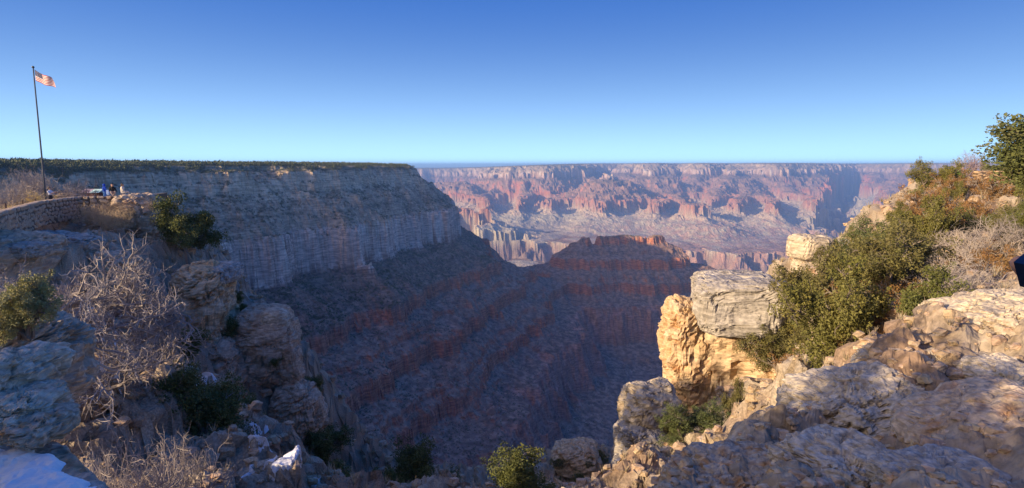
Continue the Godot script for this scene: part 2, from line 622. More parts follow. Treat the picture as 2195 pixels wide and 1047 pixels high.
func build_slope_shrubs() -> void:
	var rng := RandomNumberGenerator.new()
	rng.seed = 77
	var slope := []
	var forest := []
	var n := rows.size()
	var i0 := 34
	for k in 330000:
		var i := rng.randi_range(i0, 901)
		# more tries near than far, in step with the ground's area
		var j := rng.randi_range(20, 435)
		var c0: PackedVector3Array = col_pos[i]
		var c1: PackedVector3Array = col_pos[i + 1]
		var p := c0[j].lerp(c1[j + 1], rng.randf())
		var du := c1[j] - c0[j]
		var dv := c0[j + 1] - c0[j]
		var nn := dv.cross(du)
		var steep := Vector2(nn.x, nn.z).length() / maxf(absf(nn.y), 1e-6)
		if steep > 1.6 or p.y < -900.0:
			continue
		var dens := 0.8 if p.y > -345.0 else 0.55 if p.y > -480.0 else 0.35
		dens *= clampf(0.75 + n_col.get_noise_2d(p.x * 1.4, p.z * 1.4) * 1.3, 0.1, 1.0)
		var g := rng.randf_range(0.7, 1.3)
		if p.y > -9.0:
			if rng.randf() < clampf(0.35 + n_col.get_noise_2d(p.x * 2.0, p.z * 2.0) * 1.2, 0.04, 0.8):
				var h := rng.randf_range(1.4, 3.4) + pow(rng.randf(), 4.0) * 3.0
				forest.append([Transform3D(Basis(Vector3.UP, rng.randf() * TAU).scaled(Vector3(h * 0.75, h, h * 0.75)), p + Vector3(0, h * 0.75, 0)), Color(g, g, g * 0.9)])
			continue
		if rng.randf() > dens:
			continue
		var r := rng.randf_range(0.7, 1.9) * (1.25 if p.y > -345.0 else 0.9)
		slope.append([Transform3D(Basis(Vector3.UP, rng.randf() * TAU).scaled(Vector3(r, r * 0.95, r)), p + Vector3(0, r * 0.55, 0)), Color(g, g, g * rng.randf_range(0.8, 1.0))])
	print("shrubs ", slope.size(), " rim trees ", forest.size())
	var ball := leaf_ball(3, 46, 0.55)
	var o := scatter(ball, leaf_material(Color(0.105, 0.120, 0.058), 0.0), slope, "shrub_cover", self)
	tag(o, "dark scattered shrubs covering the shaded canyon slopes below the mesa", "shrubs")
	kind(o, "stuff")
	var f := scatter(ball, leaf_material(Color(0.115, 0.125, 0.058), 0.0), forest, "rim_forest", self)
	tag(f, "low woodland covering the flat top of the mesa", "woodland")
	kind(f, "stuff")

func grain_texture(sd: int, freq: float, oct: int, lo: float, hi: float, size := 512) -> NoiseTexture2D:
	var t := NoiseTexture2D.new()
	t.width = size
	t.height = size
	t.seamless = true
	t.noise = fnl(sd, freq, oct)
	var g := Gradient.new()
	g.offsets = PackedFloat32Array([0.25, 0.75])
	g.colors = PackedColorArray([Color(lo, lo, lo).linear_to_srgb(), Color(hi, hi, hi).linear_to_srgb()])
	t.color_ramp = g
	return t

func bump_texture(sd: int, freq: float, oct: int, strength: float) -> NoiseTexture2D:
	var t := NoiseTexture2D.new()
	t.width = 512
	t.height = 512
	t.seamless = true
	t.as_normal_map = true
	t.bump_strength = strength
	t.noise = fnl(sd, freq, oct)
	return t

# ------------------------------------------------------------------ the near rim
var rock_mat: StandardMaterial3D
var far_rock_mat: StandardMaterial3D
var soil_mat: StandardMaterial3D
var bark_mat: StandardMaterial3D
var snow_mat: StandardMaterial3D
var near_pts: Array[Vector3] = []
var n_rock := fnl(31, 1.0, 5)
var n_crack := fnl(32, 1.0, 3, true)
var n_tone := fnl(33, 1.0, 3)
var n_cell := cellular(34, FastNoiseLite.RETURN_CELL_VALUE)
var n_gap := cellular(34, FastNoiseLite.RETURN_DISTANCE2_SUB)

func cellular(sd: int, how: int) -> FastNoiseLite:
	var n := FastNoiseLite.new()
	n.seed = sd
	n.noise_type = FastNoiseLite.TYPE_CELLULAR
	n.cellular_return_type = how
	n.cellular_distance_function = FastNoiseLite.DISTANCE_EUCLIDEAN
	n.frequency = 1.0
	n.fractal_type = FastNoiseLite.FRACTAL_NONE
	n.domain_warp_enabled = true
	n.domain_warp_amplitude = 0.5
	n.domain_warp_frequency = 1.0
	return n

func setup_near() -> void:
	rock_mat = StandardMaterial3D.new()
	rock_mat.vertex_color_use_as_albedo = true
	rock_mat.roughness = 0.92
	rock_mat.metallic_specular = 0.2
	rock_mat.albedo_texture = grain_texture(51, 0.03, 5, 0.5, 1.0)
	rock_mat.normal_enabled = true
	rock_mat.normal_texture = bump_texture(52, 0.05, 5, 8.0)
	rock_mat.normal_scale = 0.6
	rock_mat.uv1_triplanar = true
	rock_mat.uv1_world_triplanar = true
	rock_mat.uv1_scale = Vector3(0.9, 1.5, 0.9)
	far_rock_mat = rock_mat.duplicate()
	far_rock_mat.uv1_scale = Vector3(0.12, 0.3, 0.12)
	soil_mat = rock_mat.duplicate()
	soil_mat.uv1_scale = Vector3(0.7, 0.7, 0.7)
	bark_mat = StandardMaterial3D.new()
	bark_mat.vertex_color_use_as_albedo = true
	bark_mat.roughness = 0.9
	snow_mat = StandardMaterial3D.new()
	snow_mat.albedo_color = Color(0.83, 0.85, 0.88)
	snow_mat.roughness = 0.7
	snow_mat.subsurf_scatter_enabled = false
	for p: Array in [
			# terrace behind the wall on the left
			[-36, -1.9, -34], [-41, -1.9, -42], [-42, -1.9, -48], [-38, -1.9, -52], [-50, -1.9, -42], [-62, -2, -62], [-46, -1.9, -30], [-60, -1.9, -40], [-70, -2, -52], [-52, -2, -58], [-40, -2.0, -56], [-36, -1.9, -24], [-25, -1.0, -6], [-28, -3.4, -33], [-33, -3.6, -42], [-35, -3.6, -46], [-31, -4.2, -46],
			# underfoot
			[0, 0, 0], [1.5, 0, 0], [-1.5, 0, 0], [0, 0, 3], [-5, 0.1, 1], [6, 0.2, 1], [-2.4, -0.25, -2.4], [-3.4, -0.1, -2.2], [-12, 0, 2], [12, 0.3, 0],
			# the drop straight ahead
			[0, -5, -5], [-2.5, -4.4, -7], [0, -11, -14], [-4, -15, -26], [0, -32, -45], [3, -62, -90], [0, -95, -140], [-30, -70, -100], [-30, -100, -150], [-60, -60, -110], [-50, -25, -75], [-80, -30, -85], [-90, -8, -70], [30, -95, -140], [12, -38, -52], [-12, -40, -60],
			# behind the right hill
			[12, -20, -34], [22, -30, -52], [34, -22, -66], [46, -25, -80], [60, -70, -120], [90, -20, -85], [95, 0.5, -72], [75, 0.8, -60], [60, 0.7, -50], [30, 0.5, -12], [50, 0.7, -30]]:
		near_pts.append(Vector3(p[0], p[1], p[2]))
	for p: Array in [
			[10, 525, 33], [80, 505, 37], [150, 480, 43], [280, 466, 49], [60, 610, 29], [150, 575, 37], [330, 525, 48], [410, 572, 45], [465, 577, 45.5], [250, 640, 33], [120, 700, 18],
			[150, 905, 13.5], [130, 800, 14.5], [330, 800, 24], [400, 770, 33], [450, 900, 22], [380, 1000, 14], [250, 1040, 10], [560, 900, 38], [560, 1040, 30], [700, 1000, 42], [735, 1040, 43], [480, 1040, 20], [590, 690, 45], [520, 665, 46], [640, 880, 43], [800, 1047, 60], [930, 1047, 66],
			[1550, 1000, 3.6], [1440, 1047, 3.2], [1700, 905, 4.4], [1850, 810, 4.9], [1960, 760, 5.2], [2100, 690, 5.6], [2195, 660, 5.8], [2000, 1040, 2.6], [2195, 900, 3.2], [1800, 1000, 3.2], [1700, 1040, 2.8],
			[1750, 800, 13], [1850, 770, 10], [1950, 680, 13], [2060, 660, 10], [2150, 610, 13], [2100, 520, 24], [2160, 430, 40], [2000, 470, 38], [1850, 575, 31], [1800, 670, 25], [1700, 850, 22], [1600, 905, 20], [1660, 850, 26], [1500, 970, 17], [1400, 1020, 20], [1330, 1047, 25], [2140, 386, 56], [2195, 384, 56], [2060, 384, 58], [1960, 440, 48], [1900, 520, 39], [1780, 560, 38],
			[1250, 975, 70], [1200, 1047, 60], [1300, 1000, 66]]:
		var q3 := at(p[0], p[1], p[2])
		if p[2] > 24.0 and p[0] < 720.0 and p[1] != 572 and p[1] != 577:
			q3.y -= 1.6
		near_pts.append(q3)
	# the ground falls out of sight straight ahead and just past the ledges
	for px: float in [620.0, 760.0, 900.0, 1050.0, 1180.0, 1300.0]:
		for d: float in [3.0, 5.0, 8.0, 12.0, 20.0, 30.0, 42.0, 60.0, 85.0, 115.0, 150.0]:
			if px < 700.0 and d > 20.0 or px > 1150.0 and d > 50.0 and d < 80.0:
				continue
			var q := at(px, 1047.0, d)
			near_pts.append(Vector3(q.x, q.y - 1.4 - d * 0.05, q.z))
	for px: float in [1350.0, 1450.0, 1550.0, 1650.0]:
		for d: float in [6.0, 8.5, 12.0]:
			var q := at(px, 1047.0, d)
			near_pts.append(Vector3(q.x, q.y - 0.8, q.z))
	for q: Array in [[1760, 900, 7.5], [1860, 850, 7.5], [1960, 800, 7.5], [2080, 740, 8.0], [2190, 700, 8.5]]:
		near_pts.append(at(q[0], q[1], q[2]))
	for px: float in [60.0, 180.0, 300.0, 420.0, 540.0]:
		for d: float in [4.5, 6.0, 8.0, 10.5]:
			var q := at(px, 1047.0, d)
			near_pts.append(Vector3(q.x, minf(q.y - 0.8, -3.6 - d * 0.12), q.z))

const BA := 170
const BR := 170
var base_grid := []

func base_column(i: int) -> void:
	var a := lerpf(-1.6, 1.6, float(i) / float(BA - 1))
	var out := PackedFloat32Array()
	for j in BR:
		var r := 0.3 * pow(110.0 / 0.3, float(j) / float(BR - 1))
		out.append(shepard(sin(a) * r, -cos(a) * r))
	base_grid[i] = out

func base_alt(x: float, z: float) -> float:
	var u := clampf((atan2(x, -z) + 1.6) / 3.2 * float(BA - 1), 0.0, float(BA) - 1.001)
	var v := clampf(log(maxf(sqrt(x * x + z * z), 0.3) / 0.3) / log(110.0 / 0.3) * float(BR - 1), 0.0, float(BR) - 1.001)
	var i := int(u)
	var j := int(v)
	var c0: PackedFloat32Array = base_grid[i]
	var c1: PackedFloat32Array = base_grid[i + 1]
	return lerpf(lerpf(c0[j], c0[j + 1], v - j), lerpf(c1[j], c1[j + 1], v - j), u - i)

func shepard(x: float, z: float) -> float:
	var sw := 0.0
	var sy := 0.0
	for q in near_pts:
		var dx := q.x - x
		var dz := q.z - z
		var d2 := dx * dx + dz * dz + 0.02
		var w := 1.0 / (d2 * d2)
		sw += w
		sy += w * q.y
	return sy / sw

func near_alt(x: float, z: float) -> float:
	var y := base_alt(x, z)
	var r := sqrt(x * x + z * z)
	var k := clampf(r * 0.1, 0.12, 1.0)
	y += n_rock.get_noise_2d(x * 0.35, z * 0.35) * 0.7 * k + n_rock.get_noise_2d(x * 2.0, z * 2.0) * 0.16
	# broken ledges
	if r > 5.0:
		var st := 1.3 + n_tone.get_noise_2d(x * 0.05, z * 0.05) * 0.5
		var u := y / st + n_tone.get_noise_2d(x * 0.16, z * 0.16) * 0.9
		var fl := floorf(u)
		y += (fl + smoothstep(0.35, 0.75, u - fl) - u) * st * 0.75 * clampf((r - 5.0) * 0.1, 0.0, 1.0)
		y += n_rock.get_noise_2d(x * 0.9, z * 0.9) * 0.35
	if r > 86.0:
		y -= (r - 86.0) * 3.0
	return y

var near_cols := []
const NEAR_A := 500
const NEAR_R := 440

func near_column(i: int) -> void:
	var a := lerpf(-1.15, 1.05, float(i) / float(NEAR_A - 1))
	var out := PackedVector3Array()
	for j in NEAR_R:
		var r := 0.35 * pow(104.0 / 0.35, float(j) / float(NEAR_R - 1))
		var x := sin(a) * r
		var z := -cos(a) * r
		out.append(ground_point(x, z))
	near_cols[i] = out

# the near ground with its small overhangs
func ground_point(x: float, z: float) -> Vector3:
	var y := near_alt(x, z)
	var k := clampf((sqrt(x * x + z * z) - 4.0) * 0.05, 0.0, 0.55)
	return Vector3(x + n_rock.get_noise_3d(x * 0.7, y * 1.1, z * 0.7) * k, y + n_rock.get_noise_3d(x * 0.9, y * 0.9 + 40.0, z * 0.9) * k * 0.5, z + n_rock.get_noise_3d(x * 0.7 + 60.0, y * 1.1, z * 0.7) * k)

func grid_mesh(columns: Array, tint: Callable) -> ArrayMesh:
	var v := PackedVector3Array()
	for c: PackedVector3Array in columns:
		v.append_array(c)
	var col := PackedColorArray()
	col.resize(v.size())
	for k in v.size():
		col[k] = tint.call(v[k])
	var n: int = columns[0].size()
	var idx := PackedInt32Array()
	for i in columns.size() - 1:
		for j in n - 1:
			var q := i * n + j
			idx.append_array([q, q + 1, q + n, q + 1, q + n + 1, q + n])
	return raw_mesh(v, col, idx)

func raw_mesh(v: PackedVector3Array, col: PackedColorArray, idx: PackedInt32Array) -> ArrayMesh:
	var arr := []
	arr.resize(Mesh.ARRAY_MAX)
	arr[Mesh.ARRAY_VERTEX] = v
	arr[Mesh.ARRAY_COLOR] = col
	if idx.size():
		arr[Mesh.ARRAY_INDEX] = idx
	var m := ArrayMesh.new()
	m.add_surface_from_arrays(Mesh.PRIMITIVE_TRIANGLES, arr)
	return m

func part(m: Mesh, mat: Material, called: String, parent: Node) -> MeshInstance3D:
	var o := MeshInstance3D.new()
	o.name = called
	o.mesh = m
	o.material_override = mat
	parent.add_child(o, true)
	return o

func soil_tint(p: Vector3) -> Color:
	var n := n_tone.get_noise_3d(p.x * 0.22, p.y * 0.22, p.z * 0.22)
	var f := n_rock.get_noise_3d(p.x * 1.3, p.y * 1.3, p.z * 1.3)
	var c := Color(0.42, 0.33, 0.23).lerp(Color(0.60, 0.51, 0.39), clampf(f * 1.4 + 0.45, 0.0, 1.0))
	c = c.lerp(Color(0.34, 0.20, 0.12), clampf(n * 1.3, 0.0, 0.55))
	c.a = 1.0
	return c

func build_near_ground() -> void:
	var t0 := Time.get_ticks_msec()
	base_grid.resize(BA)
	var id := WorkerThreadPool.add_group_task(base_column, BA)
	WorkerThreadPool.wait_for_group_task_completion(id)
	near_cols.resize(NEAR_A)
	id = WorkerThreadPool.add_group_task(near_column, NEAR_A)
	WorkerThreadPool.wait_for_group_task_completion(id)
	var o := part(grid_mesh(near_cols, soil_tint), soil_mat, "rim_ground", self)
	kind(o, "structure")
	print("near ground ", Time.get_ticks_msec() - t0)

# where the sight line through a picture point first meets the near ground
func ground_at(px: float, py: float, d_from: float, d_to: float) -> Vector3:
	var d := d_from
	while d < d_to:
		var p := at(px, py, d)
		if p.y < near_alt(p.x, p.z):
			return p
		d += 0.15
	return at(px, py, d_to)

# ------------------------------------------------------------------ rocks
# palettes: base, second tone, stain
var tones := {
	"cream": [Color(0.68, 0.58, 0.43), Color(0.55, 0.46, 0.34), Color(0.42, 0.33, 0.23)],
	"grey": [Color(0.52, 0.47, 0.40), Color(0.44, 0.40, 0.35), Color(0.34, 0.30, 0.25)],
	"orange": [Color(0.66, 0.45, 0.25), Color(0.72, 0.55, 0.36), Color(0.55, 0.31, 0.15)],
	"tan": [Color(0.56, 0.42, 0.29), Color(0.62, 0.50, 0.37), Color(0.46, 0.28, 0.17)],
	"white": [Color(0.64, 0.56, 0.45), Color(0.54, 0.47, 0.37), Color(0.46, 0.36, 0.25)],
	"lichen": [Color(0.52, 0.45, 0.36), Color(0.43, 0.36, 0.28), Color(0.42, 0.22, 0.08)],
}

# a weathered block: half sizes in metres, boxy 0 (round) to 1 (square), rough = depth of its relief in metres
func rock_mesh(sd: int, half: Vector3, boxy: float, rough: float, tone: String, nu := 72, nv := 44, bed := 0.5) -> ArrayMesh:
	var e := lerpf(1.0, 0.34, boxy)
	var size := minf(half.x, minf(half.y, half.z))
	var f := 0.55 / maxf(size, 0.05)
	var off := fmod(float(sd) * 3.77, 90.0)
	var v := PackedVector3Array()
	var col := PackedColorArray()
	var pal: Array = tones[tone]
	for j in nv + 1:
		var ph := PI * (float(j) / float(nv) - 0.5)
		for i in nu:
			var th := TAU * float(i) / float(nu)
			var d := Vector3(cos(ph) * cos(th), sin(ph), cos(ph) * sin(th))
			var q := Vector3(signf(d.x) * pow(absf(d.x), e), signf(d.y) * pow(absf(d.y), e), signf(d.z) * pow(absf(d.z), e))
			var p := q * half
			var s := p * f + Vector3(off, off * 0.3, -off)
			var out := n_rock.get_noise_3d(s.x, s.y, s.z) * 1.1
			out += n_rock.get_noise_3d(s.x * 3.1, s.y * 4.6, s.z * 3.1) * 0.42
			# fractured blocks
			var g := Vector3(s.x * 1.9, s.y * 2.6, s.z * 1.9)
			out += n_cell.get_noise_3d(g.x, g.y, g.z) * 0.30
			out -= (1.0 - smoothstep(0.0, 0.13, n_gap.get_noise_3d(g.x, g.y, g.z) + 1.0)) * 0.45
			out += n_rock.get_noise_3d(s.x * 9.0, s.y * 12.0, s.z * 9.0) * 0.16
			# joints: few deep narrow gaps, upright and along the beds
			var cr := n_crack.get_noise_3d(s.x * 1.1, s.y * 0.35, s.z * 1.1)
			out -= smoothstep(0.72, 0.96, cr) * 0.9
			var bd := n_crack.get_noise_2d(s.y * 2.3 + n_tone.get_noise_2d(s.x, s.z) * 0.5, off)
			out -= smoothstep(0.6, 0.95, bd) * bed
			p += Vector3(d.x, d.y * 0.6, d.z) * out * rough
			v.append(p)
			var a := n_tone.get_noise_3d(s.x * 1.4, s.y * 2.4, s.z * 1.4)
			var b := n_rock.get_noise_3d(s.x * 2.2 + 50.0, s.y * 2.2, s.z * 2.2)
			var c: Color = pal[0]
			c = c.lerp(pal[1], clampf(0.5 + a * 1.2, 0.0, 1.0))
			c = c.lerp(pal[2], clampf(b * 2.0 - 0.15, 0.0, 0.85))
			c *= 1.15
			c.a = 1.0
			col.append(c)
	var idx := PackedInt32Array()
	for j in nv:
		for i in nu:
			var a := j * nu + i
			var b := j * nu + (i + 1) % nu
			idx.append_array([a, b, a + nu, b, b + nu, a + nu])
	return raw_mesh(v, col, idx)

# a rock that fills w x h pixels of the photograph round (px, py) when it stands d metres ahead
func rock(px: float, py: float, d: float, w: float, h: float, deep: float, tone: String, boxy: float, rough: float, called: String, label: String, category := "rock", group := "", turn := 0.0, tilt := 0.0, nu := 72, nv := 44, bed := 0.5) -> MeshInstance3D:
	var sd := int(px * 3.0 + py)
	var k := d / FOCAL / 2.0
	var o := part(rock_mesh(sd, Vector3(w * k, h * k, deep / 2.0), boxy, rough, tone, nu, nv, bed), rock_mat if d < 12.0 else far_rock_mat, called, self)
	o.position = at(px, py, d)
	o.rotation = Vector3(0, deg_to_rad(turn), deg_to_rad(tilt))
	tag(o, label, category, group)
	return o

func build_rocks() -> void:
	var t0 := Time.get_ticks_msec()
	# right: pale caprock blocks on an orange cliff
	rock(1577, 648, 28.5, 184, 122, 5.0, "grey", 0.9, 0.26, "caprock_block", "big grey limestone caprock block with rounded front on orange cliff", "rock", "", -12, 3, 130, 80, 0.25)
	rock(1704, 648, 29.5, 96, 90, 4.0, "cream", 0.85, 0.2, "caprock_block", "cream caprock block beside the big rounded grey one", "rock", "", 10, -4, 80, 50)
	rock(1642, 611, 28.0, 34, 18, 0.8, "cream", 0.4, 0.1, "loose_rock", "small loose rock lying on top of the grey caprock", "rock", "", 0, 0, 36, 22)
	rock(1580, 785, 30.8, 300, 310, 7.0, "orange", 0.7, 0.75, "cliff", "sunlit orange weathered cliff under the grey caprock block", "cliff", "", -15, 0, 170, 120, 0.25)
	rock(1462, 740, 29.5, 84, 220, 3.2, "orange", 0.45, 0.4, "cliff_pillar", "narrow orange pillar at the edge of the orange cliff", "cliff", "", 10, 4, 80, 70)
	rock(1690, 800, 27.5, 150, 180, 4.0, "orange", 0.4, 0.6, "cliff", "orange rock face half hidden by junipers beside the orange cliff", "cliff", "", 0, 0, 90, 70)
	rock(1388, 880, 22.5, 118, 124, 2.6, "cream", 0.4, 0.3, "boulder", "pale rounded boulder with a shrub on its top, above the overhang", "boulder", "", 15, 0, 90, 60)
	rock(1372, 958, 21.5, 118, 112, 2.4, "grey", 0.5, 0.3, "boulder", "cracked grey boulder under the pale rounded one", "boulder", "", 5, 0, 90, 60)
	rock(1418, 836, 22.8, 52, 46, 1.2, "cream", 0.5, 0.18, "boulder", "small knobbly boulder perched beside the orange cliff foot", "boulder", "", 0, 0, 40, 26)
	rock(1350, 1010, 20.5, 90, 60, 1.5, "grey", 0.5, 0.2, "rock_ledge", "dark overhanging ledge at the foot of the cracked boulder", "rock", "", 0, 0, 50, 30)
	# right: stacked blocks further back
	rock(1737, 530, 36.0, 84, 54, 2.4, "cream", 0.75, 0.14, "stacked_rock", "square pale block, topmost of the balanced rock stack", "rock", "", 8, -3, 70, 44)
	rock(1752, 562, 36.3, 84, 30, 2.4, "cream", 0.6, 0.12, "stacked_rock", "flat pale slab under the topmost block of the stack", "rock", "", 0, 0, 60, 36)
	rock(1722, 577, 36.0, 46, 44, 1.5, "cream", 0.4, 0.12, "stacked_rock", "rounded pale rock leaning at the side of the stack", "rock", "", 0, 0, 50, 34)
	rock(1745, 630, 36.8, 110, 120, 3.5, "orange", 0.5, 0.3, "cliff_pillar", "yellowish pillar that carries the balanced rock stack", "cliff", "", 0, 0, 80, 60)
	rock(1808, 548, 37.5, 84, 66, 2.6, "cream", 0.6, 0.18, "boulder", "pale split boulder next to the balanced rock stack", "boulder", "", -10, 0, 70, 44)
	rock(1800, 600, 37.5, 130, 80, 3.0, "tan", 0.5, 0.3, "rock_ledge", "tan ledge under the pale split boulder", "rock", "", 0, 0, 70, 44)
	for q: Array in [[1790, 690, 26, 120, 90], [1850, 735, 22, 110, 80], [1760, 790, 23.5, 110, 90], [1900, 650, 27, 120, 70], [1960, 590, 32, 110, 70], [1830, 820, 16, 110, 60], [2010, 520, 38, 100, 80]]:
		rock(q[0], q[1], q[2], q[3], q[4], q[3] * q[2] / FOCAL, "tan" if int(q[0]) % 20 == 0 else "cream", 0.5, 0.3, "rock_outcrop", "pale rock outcrop showing between the junipers on the hillside", "rock", "outcrops between the junipers", float(int(q[0]) % 50) - 25.0, 0, 60, 40)
	# right: the platform's cliff at the back
	rock(2085, 450, 53, 120, 110, 5.0, "cream", 0.6, 0.4, "cliff", "cream layered cliff below the paved overlook", "cliff", "", 0, 0, 90, 60, 0.8)
	rock(2170, 430, 54, 130, 84, 5.0, "tan", 0.6, 0.4, "cliff", "tan ledgy cliff below the far end of the paved overlook", "cliff", "", 0, 0, 90, 60, 0.8)
	# right foreground limestone
	rock(2140, 700, 5.7, 260, 130, 1.3, "cream", 0.35, 0.10, "limestone_outcrop", "pale rough limestone hump highest on the foreground ledge", "rock", "", 0, 8, 150, 90)
	rock(1990, 790, 5.3, 260, 110, 1.1, "cream", 0.35, 0.10, "limestone_outcrop", "sunlit limestone hump with brown grass beside it", "rock", "", 5, 14, 150, 90)
	rock(1840, 880, 4.8, 330, 150, 1.2, "white", 0.35, 0.12, "limestone_outcrop", "broad whitish limestone shoulder half in shadow", "rock", "", -8, 16, 170, 100)
	rock(1560, 1040, 3.7, 300, 110, 0.9, "lichen", 0.4, 0.07, "limestone_outcrop", "dark shaded rock with an orange lichen patch at the ledge edge", "rock", "", 0, 12, 130, 80)
	rock(1800, 1010, 3.5, 240, 130, 0.8, "white", 0.5, 0.08, "limestone_slab", "cracked white limestone slab lying in the shadow", "rock", "", 20, 6, 130, 80)
	rock(2090, 930, 3.5, 300, 170, 0.9, "tan", 0.5, 0.05, "limestone_slab", "large smooth brownish slab leaning in the shadow", "rock", "", -15, 24, 130, 80)
	rock(2020, 1040, 2.9, 260, 90, 0.6, "grey", 0.6, 0.04, "limestone_slab", "flat grey slab lowest on the shaded ledge", "rock", "", 10, 6, 110, 60)
	rock(2140, 810, 4.6, 130, 80, 0.6, "white", 0.5, 0.05, "limestone_slab", "white sunlit slab beside the brown grass tuft", "rock", "", 0, 10, 80, 50)
	# left foreground
	rock(35, 800, 3.5, 110, 110, 0.7, "white", 0.4, 0.06, "boulder", "pale grooved boulder above the snowy ledge", "boulder", "", 0, -8, 90, 60)
	rock(40, 880, 3.3, 150, 100, 0.6, "white", 0.5, 0.06, "boulder", "bluish white block between the snow and the grooved boulder", "boulder", "", 10, -6, 90, 60)
	rock(92, 912, 3.2, 96, 62, 0.4, "lichen", 0.45, 0.04, "boulder", "small rock with rusty orange lichen at the ledge edge", "boulder", "", 0, -10, 70, 44)
	rock(50, 800, 5.6, 130, 240, 1.6, "lichen", 0.5, 0.14, "rock_wall", "dark lichen-covered rock wall under the rabbitbrush", "rock", "", 0, 0, 110, 80)
	# left: ledges and cliffs below the stone wall
	rock(305, 470, 49, 84, 110, 5.0, "tan", 0.55, 0.5, "cliff", "brown rock buttress under the corner of the stone wall", "cliff", "", 0, 0, 90, 60)
	rock(235, 490, 47, 90, 70, 4.0, "tan", 0.5, 0.4, "cliff", "shaded rock face under the dry brush below the wall", "cliff", "", 0, 0, 80, 50)
	rock(40, 570, 31, 130, 150, 5.0, "tan", 0.5, 0.4, "cliff", "tan cliff face below the near end of the stone wall", "cliff", "", 0, 0, 100, 70)
	rock(130, 520, 38, 150, 44, 3.0, "grey", 0.65, 0.25, "rock_ledge", "grey stepped ledge at the foot of the stone wall", "rock", "", 0, -6, 80, 40, 0.9)
	rock(60, 535, 30, 70, 34, 2.0, "grey", 0.6, 0.15, "rock_ledge", "low grey ledge with a patch of snow on it", "rock", "", 0, 0, 60, 36)
	rock(200, 590, 38, 170, 110, 4.0, "tan", 0.5, 0.45, "cliff", "shaded rock face behind the large bare tree", "cliff", "", 0, 0, 90, 60)
	rock(345, 560, 47, 110, 80, 4.0, "tan", 0.5, 0.4, "cliff", "shaded rock shelf beside the big pinyon tree", "cliff", "", 0, 0, 80, 50)
	rock(440, 670, 43, 116, 220, 6.0, "orange", 0.55, 0.55, "cliff", "orange brown cliff face under the pinyon tree shelf", "cliff", "", 14, 0, 120, 90)
	rock(455, 588, 44, 110, 46, 4.0, "grey", 0.7, 0.25, "rock_ledge", "flat grey cap ledge of the orange brown cliff", "rock", "", 0, 3, 80, 40)
	rock(470, 780, 42, 120, 130, 5.0, "tan", 0.4, 0.5, "cliff", "pale crumbling rock at the foot of the orange brown cliff", "cliff", "", 0, 0, 90, 60)
	rock(565, 745, 44, 150, 190, 5.0, "tan", 0.5, 0.5, "cliff_spur", "grey tan rock spur with upright fluted columns", "cliff", "", 0, -6, 120, 90, 0.2)
	rock(592, 690, 43, 58, 60, 2.0, "cream", 0.6, 0.15, "boulder", "pale square rock crowning the fluted spur", "boulder", "", 0, 0, 60, 40)
	rock(618, 765, 43, 50, 160, 2.2, "tan", 0.5, 0.25, "cliff_pillar", "slender bent pillar at the outer edge of the fluted spur", "cliff", "", 0, 8, 60, 80)
	rock(640, 880, 43, 100, 150, 4.0, "tan", 0.4, 0.45, "cliff", "lower steps of the fluted rock spur", "cliff", "", 0, 16, 90, 70)
	rock(1235, 985, 64, 110, 80, 6.0, "orange", 0.4, 0.7, "rock_outcrop", "sunlit orange outcrop with green shrubs far below the ledge", "rock", "", 0, 0, 70, 44)
	print("rocks ", Time.get_ticks_msec() - t0)

# ------------------------------------------------------------------ trees and shrubs
class Wood:
	var v := PackedVector3Array()
	var c := PackedColorArray()
	var idx := PackedInt32Array()
	var tips: Array[Vector3] = []
	var tip_dirs: Array[Vector3] = []

func tube(w: Wood, pts: PackedVector3Array, r0: float, r1: float, sides: int, c0: Color, c1: Color) -> void:
	var base := w.v.size()
	var n := pts.size()
	for k in n:
		var t := float(k) / float(n - 1)
		var dir := (pts[mini(k + 1, n - 1)] - pts[maxi(k - 1, 0)]).normalized()
		var a := dir.cross(Vector3(0.31, 0.2, 0.93)).normalized()
		var b := dir.cross(a)
		var r := lerpf(r0, r1, t)
		for s in sides:
			var th := TAU * float(s) / float(sides)
			w.v.append(pts[k] + (a * cos(th) + b * sin(th)) * r)
			w.c.append(c0.lerp(c1, t))
	for k in n - 1:
		for s in sides:
			var p := base + k * sides + s
			var q := base + k * sides + (s + 1) % sides
			w.idx.append_array([p, q, p + sides, q, q + sides, p + sides])

# grows one branch and its side branches; length in metres
func grow(w: Wood, rng: RandomNumberGenerator, from: Vector3, dir: Vector3, length: float, r: float, level: int, o: Dictionary) -> void:
	var n: int = 5 if level >= 2 else 3
	var pts := PackedVector3Array([from])
	var d := dir
	var p := from
	for k in n:
		d = (d + Vector3(rng.randfn(), rng.randfn() + float(o.up), rng.randfn()) * float(o.bend)).normalized()
		p += d * length / float(n)
		pts.append(p)
	var c0: Color = o.c0
	var c1: Color = o.c1
	var t := 1.0 - float(level) / float(o.levels)
	var ca := c0.lerp(c1, t)
	tube(w, pts, r, r * (0.55 if level > 0 else 0.35), 5 if level >= 2 else 3, ca, c0.lerp(c1, minf(1.0, t + 0.3)))
	if level == 0:
		w.tips.append(p)
		w.tip_dirs.append(d)
		return
	var kids: int = o.kids
	for k in kids:
		var f := lerpf(float(o.first), 1.0, (float(k) + rng.randf()) / float(kids))
		var fi := f * float(n)
		var i := mini(int(fi), n - 1)
		var q := pts[i].lerp(pts[i + 1], fi - float(i))
		var ax := (pts[i + 1] - pts[i]).normalized()
		var side := ax.cross(Vector3(rng.randfn(), rng.randfn(), rng.randfn())).normalized()
		var nd := (ax * float(o.ahead) + side).normalized()
		grow(w, rng, q, nd, length * float(o.shrink) * rng.randf_range(0.75, 1.2), r * 0.52, level - 1, o)

func wood_mesh(w: Wood) -> ArrayMesh:
	return raw_mesh(w.v, w.c, w.idx)

var protos := {}

